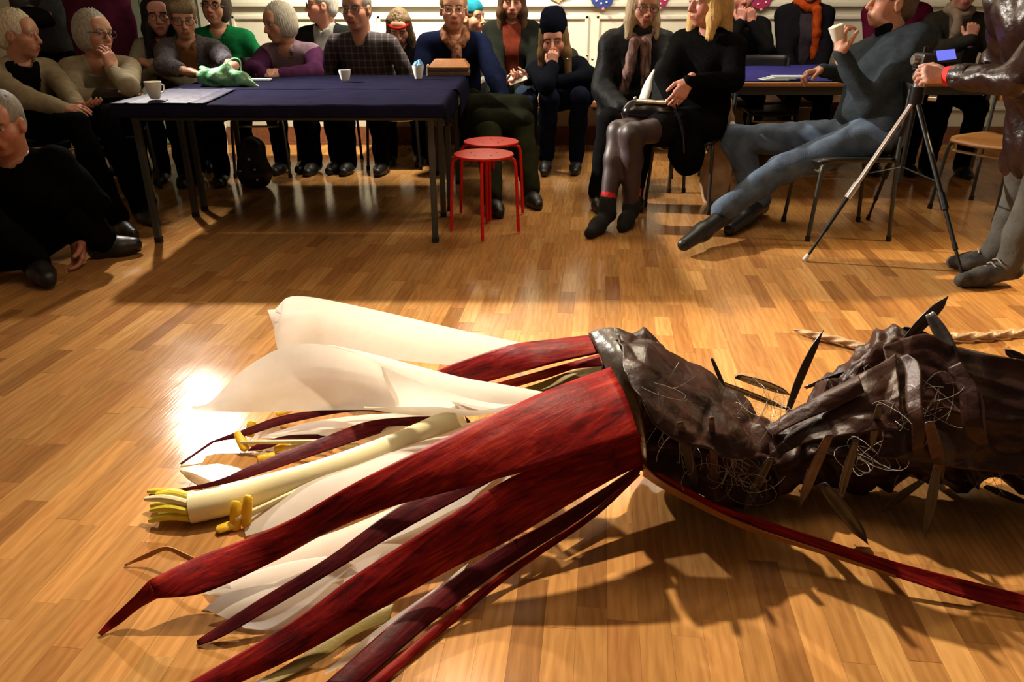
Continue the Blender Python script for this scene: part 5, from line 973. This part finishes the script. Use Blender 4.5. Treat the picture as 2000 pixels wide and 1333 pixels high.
# person with the tripod
M_lea = mat('brown glossy leather', (0.020, 0.0075, 0.0055), 0.33, var=0.4, scale=8, bump=0.5, bscale=30, col2=(.036, .014, .011), spec=.4)
M_khk = mat('grey green cotton trousers', (0.060, 0.056, 0.046), 0.85, var=0.3, scale=10, bump=0.35, bscale=60, col2=(.10, .095, .08))
M_hik = mat('worn grey suede hiking shoe', (0.030, 0.028, 0.027), 0.8, var=0.5, scale=18, bump=0.3, col2=(.10, .095, .09))
P23 = at(2040, 300, 3.52)*V(1, 1, 0)+V(0, 0, .78)
p23 = person('person in a brown leather jacket and grey trousers operating the tripod', at(2015, -135, 3.55), -80, -78, 20, s=1.0, female=False, hair=('short', (.08, .06, .05)), age=45, skin=(.60, .36, .29), top=((.05, .02, .015), 'leather'), topm=M_lea, bottomm=M_khk, stand=True, hip=P23, shoes=M_hik, laces=True, sleeve=.80, wr=1.5, fat=1.05, vox=.0125,
       hands=[hd(at(1925, 118, 3.9), hide=True), hd(at(1848, 148, 3.62), (-.95, .05, .05), (.1, .8, -.5), .7)], elbows=[at(1960, 120, 3.85), at(1990, 158, 3.30)],
       knees=[at(1985, 410, 3.62), at(2010, 425, 3.40)], ankles=[at(1938, 510, 3.55)*V(1, 1, 0)+V(0, 0, .11), at(1965, 530, 3.38)*V(1, 1, 0)+V(0, 0, .11)], toes=[gz(1862, 512, .035), gz(1878, 548, .035)])
w_ = at(1848, 148, 3.62); e_ = at(1985, 152, 3.30); d_ = unit(e_-w_); MB().tube([w_+d_*.0, w_+d_*.025, w_+d_*.06], [.040, .044, .043], 18).build('red_cuff', mat('bright red rib knit', (.75, .015, .02), .7), p23['rt'])
MB().tube([w_+d_*.045, w_+d_*.065, w_+d_*.10, w_+d_*.12], [.050, .052, .053, .050], 18).build('leather_cuff', M_lea, p23['rt'])
# man sitting on the floor
M_bk = knit((.005, .005, .005), .9, 90, .4)
P24 = V(-2.62, 3.72, .12)
p24 = person('grey-haired man in black sitting on the floor at the left edge', at(0, 240, 3.62), 8, -10, 10, s=1.22, hs=1.16, female=False, hair=('crop', (0.22, 0.20, 0.18)), age=65, skin=(.44, .19, .12), top=((.010, .010, .010), 'sweater'), topm=M_bk, fat=1.35, hip=P24, bottom=(.006, .0065, .008),
       shoulders=[at(-75, 330, 3.65), at(112, 318, 3.72)], knees=[at(-40, 430, 3.3), at(150, 425, 3.72)], ankles=[at(66, 505, 3.46)*V(1, 1, 0)+V(0, 0, .10), at(205, 476, 3.82)*V(1, 1, 0)+V(0, 0, .08)], toes=[gz(92, 545, .05), gz(262, 478, .05)],
       hands=[hd(at(20, 500, 3.4), hide=True), hd(at(152, 468, 3.72), (.1, -.5, -.8), (-.2, -.6, -.3), .35)], elbows=[None, at(186, 398, 3.74)])
# chairs under the seated people
for a, (x, y, dg, lb) in enumerate([(-1.86, 5.95, 0, 'stacking chair under the grey-cardigan woman, seen below the cloth'), (-1.46, 6.25, 0, 'stacking chair under the lilac-cardigan woman, its chrome rail catching light'), (-.92, 6.25, 0, 'stacking chair under the plaid-shirt man, its chrome rail catching light'),
                                   (1.84, 4.30, -90, 'stacking chair under the man in jeans'), (1.14, 4.95, -30, 'stacking chair under the blonde woman'), (.98, 5.48, 0, 'stacking chair under the woman in the puffer jacket'), (-.42, 6.1, 14, 'stacking chair under the woman in the navy fleece'), (1.98, 6.2, 0, 'stacking chair tucked under the violet-blue tables'), (-2.95, 4.86, 50, 'stacking chair under the white-haired woman in profile'), (-2.6, 5.1, 18, 'stacking chair under the woman resting her cheek')]): seat_at(x, y, dg, lb)
# bags and small things
M_patent = mat('black patent leather', (0.009, 0.008, 0.009), 0.22, var=0.2, bump=0.15, bscale=20)
b0 = at(1268, 212, 4.62); bg = thing('handbag', 'black leather handbag with gilt clasp on the blonde woman\'s lap', 'bag', b0)
blob('bag_body', [rc(b0+V(-.10, .02, -.02), b0+V(.10, 0, -.03), .055, .055, .03), rc(b0+V(-.08, .02, .02), b0+V(.09, 0, .02), .030, .030, .03)], .008, M_patent, bg, .004, 2, 40)
MB().tube([b0+V(-.085, -.035, .045), b0+V(.085, -.05, .035)], .010, 10).build('clasp_bar', M_chrome, bg); MB().ball(b0+V(-.09, -.035, .06), .011, 10).ball(b0+V(.092, -.05, .045), .013, 10).build('clasp_knob', M_steel, bg)
MB().tube(crom([b0+V(.10, -.03, .01), b0+V(.15, -.05, -.05), b0+V(.13, -.06, -.16), b0+V(.08, -.05, -.22)], 16), .006, 8).build('bag_strap', M_patent, bg)
b1 = at(1335, 285, 4.60); b1[2] = .28; bh = thing('shoulder_bag', 'black soft bag hanging from the blonde woman\'s chair', 'bag', at(1340, 330, 4.58)*V(1, 1, 0)+V(0, 0, .24))
blob('bag_body', [rc(at(1330, 235, 4.56), at(1342, 300, 4.54), (.055), .095, .05), rc(at(1342, 300, 4.54), at(1344, 318, 4.54), .095, .075, .05)], .010, knit((.006, .006, .007)), bh, .006, 5, 34)
MB().tube(crom([at(1318, 215, 4.46), at(1332, 250, 4.44), at(1336, 300, 4.44)], 12), .008, 8).build('bag_strap', M_patent, bh)
M_tanb = mat('crumpled tan brown paper bag', (0.46, 0.30, 0.17), 0.7, var=0.25, scale=10, bump=0.6, bscale=16, col2=(.60, .43, .28))
b2 = gz(1400, 402, 0); tb = thing('paper_bag', 'tall crumpled tan bag standing beside the man in jeans', 'bag', b2)
blob('bag_body', [rc(b2+V(-.01, .06, .07), b2+V(-.01, .08, .30), .085, .11, .05), rc(b2+V(-.01, .08, .30), b2+V(.0, .08, .62), .10, .055, .05), clip((0, 0, -1), -.004)], .011, M_tanb, tb, .010, 6, 30)
blob('tissue_paper', [rc(b2+V(.02, .02, .38), b2+V(.04, .04, .50), .04, .03, .02)], .009, M_paper, tb, .008, 3, 60)
w0 = at(1262, 175, 4.98); pw = thing('rolled_paper', 'white rolled sheet standing up between the two blonde women', 'paper', w0)
MB().tube(crom([at(1255, 200, 4.80), at(1262, 180, 4.82), at(1268, 158, 4.84), at(1278, 136, 4.86)], 14), [.034]*5+list(np.linspace(.034, .006, 9)), 14, flat=.5).build('paper_sheet', M_paper, pw)
b3 = gz(492, 372, 0); bk = thing('backpack', 'black backpack on the floor under the rear table', 'bag', b3)
blob('pack_body', [rc(b3+V(0, .10, .10), b3+V(0, .12, .26), .12, .09, .05), el(b3+V(0, .02, .10), (.09, .05, .07)), clip((0, 0, -1), -.004)], .012, mat('black nylon', (.010, .010, .012), .5, bump=.3, bscale=60), bk, .006, 4, 30)
for dx, dz in ((-.05, .14), (.05, .15), (.02, .22), (.06, .08)): MB().ball(b3+V(dx, -.035, dz), .010, 8).build('buckle', M_steel, bk)
b4 = at(232, 188, 4.72); bl = thing('black_bag', 'shiny black clutch bag in front of the woman in the cream pullover', 'bag', b4)
blob('bag_body', [rc(b4+V(-.12, .02, 0), b4+V(.10, .0, .0), .045, .03, .03)], .008, M_patent, bl, .004, 3, 40); MB().ball(b4+V(.03, -.04, .03), .012, 10).build('clasp', M_steel, bl)
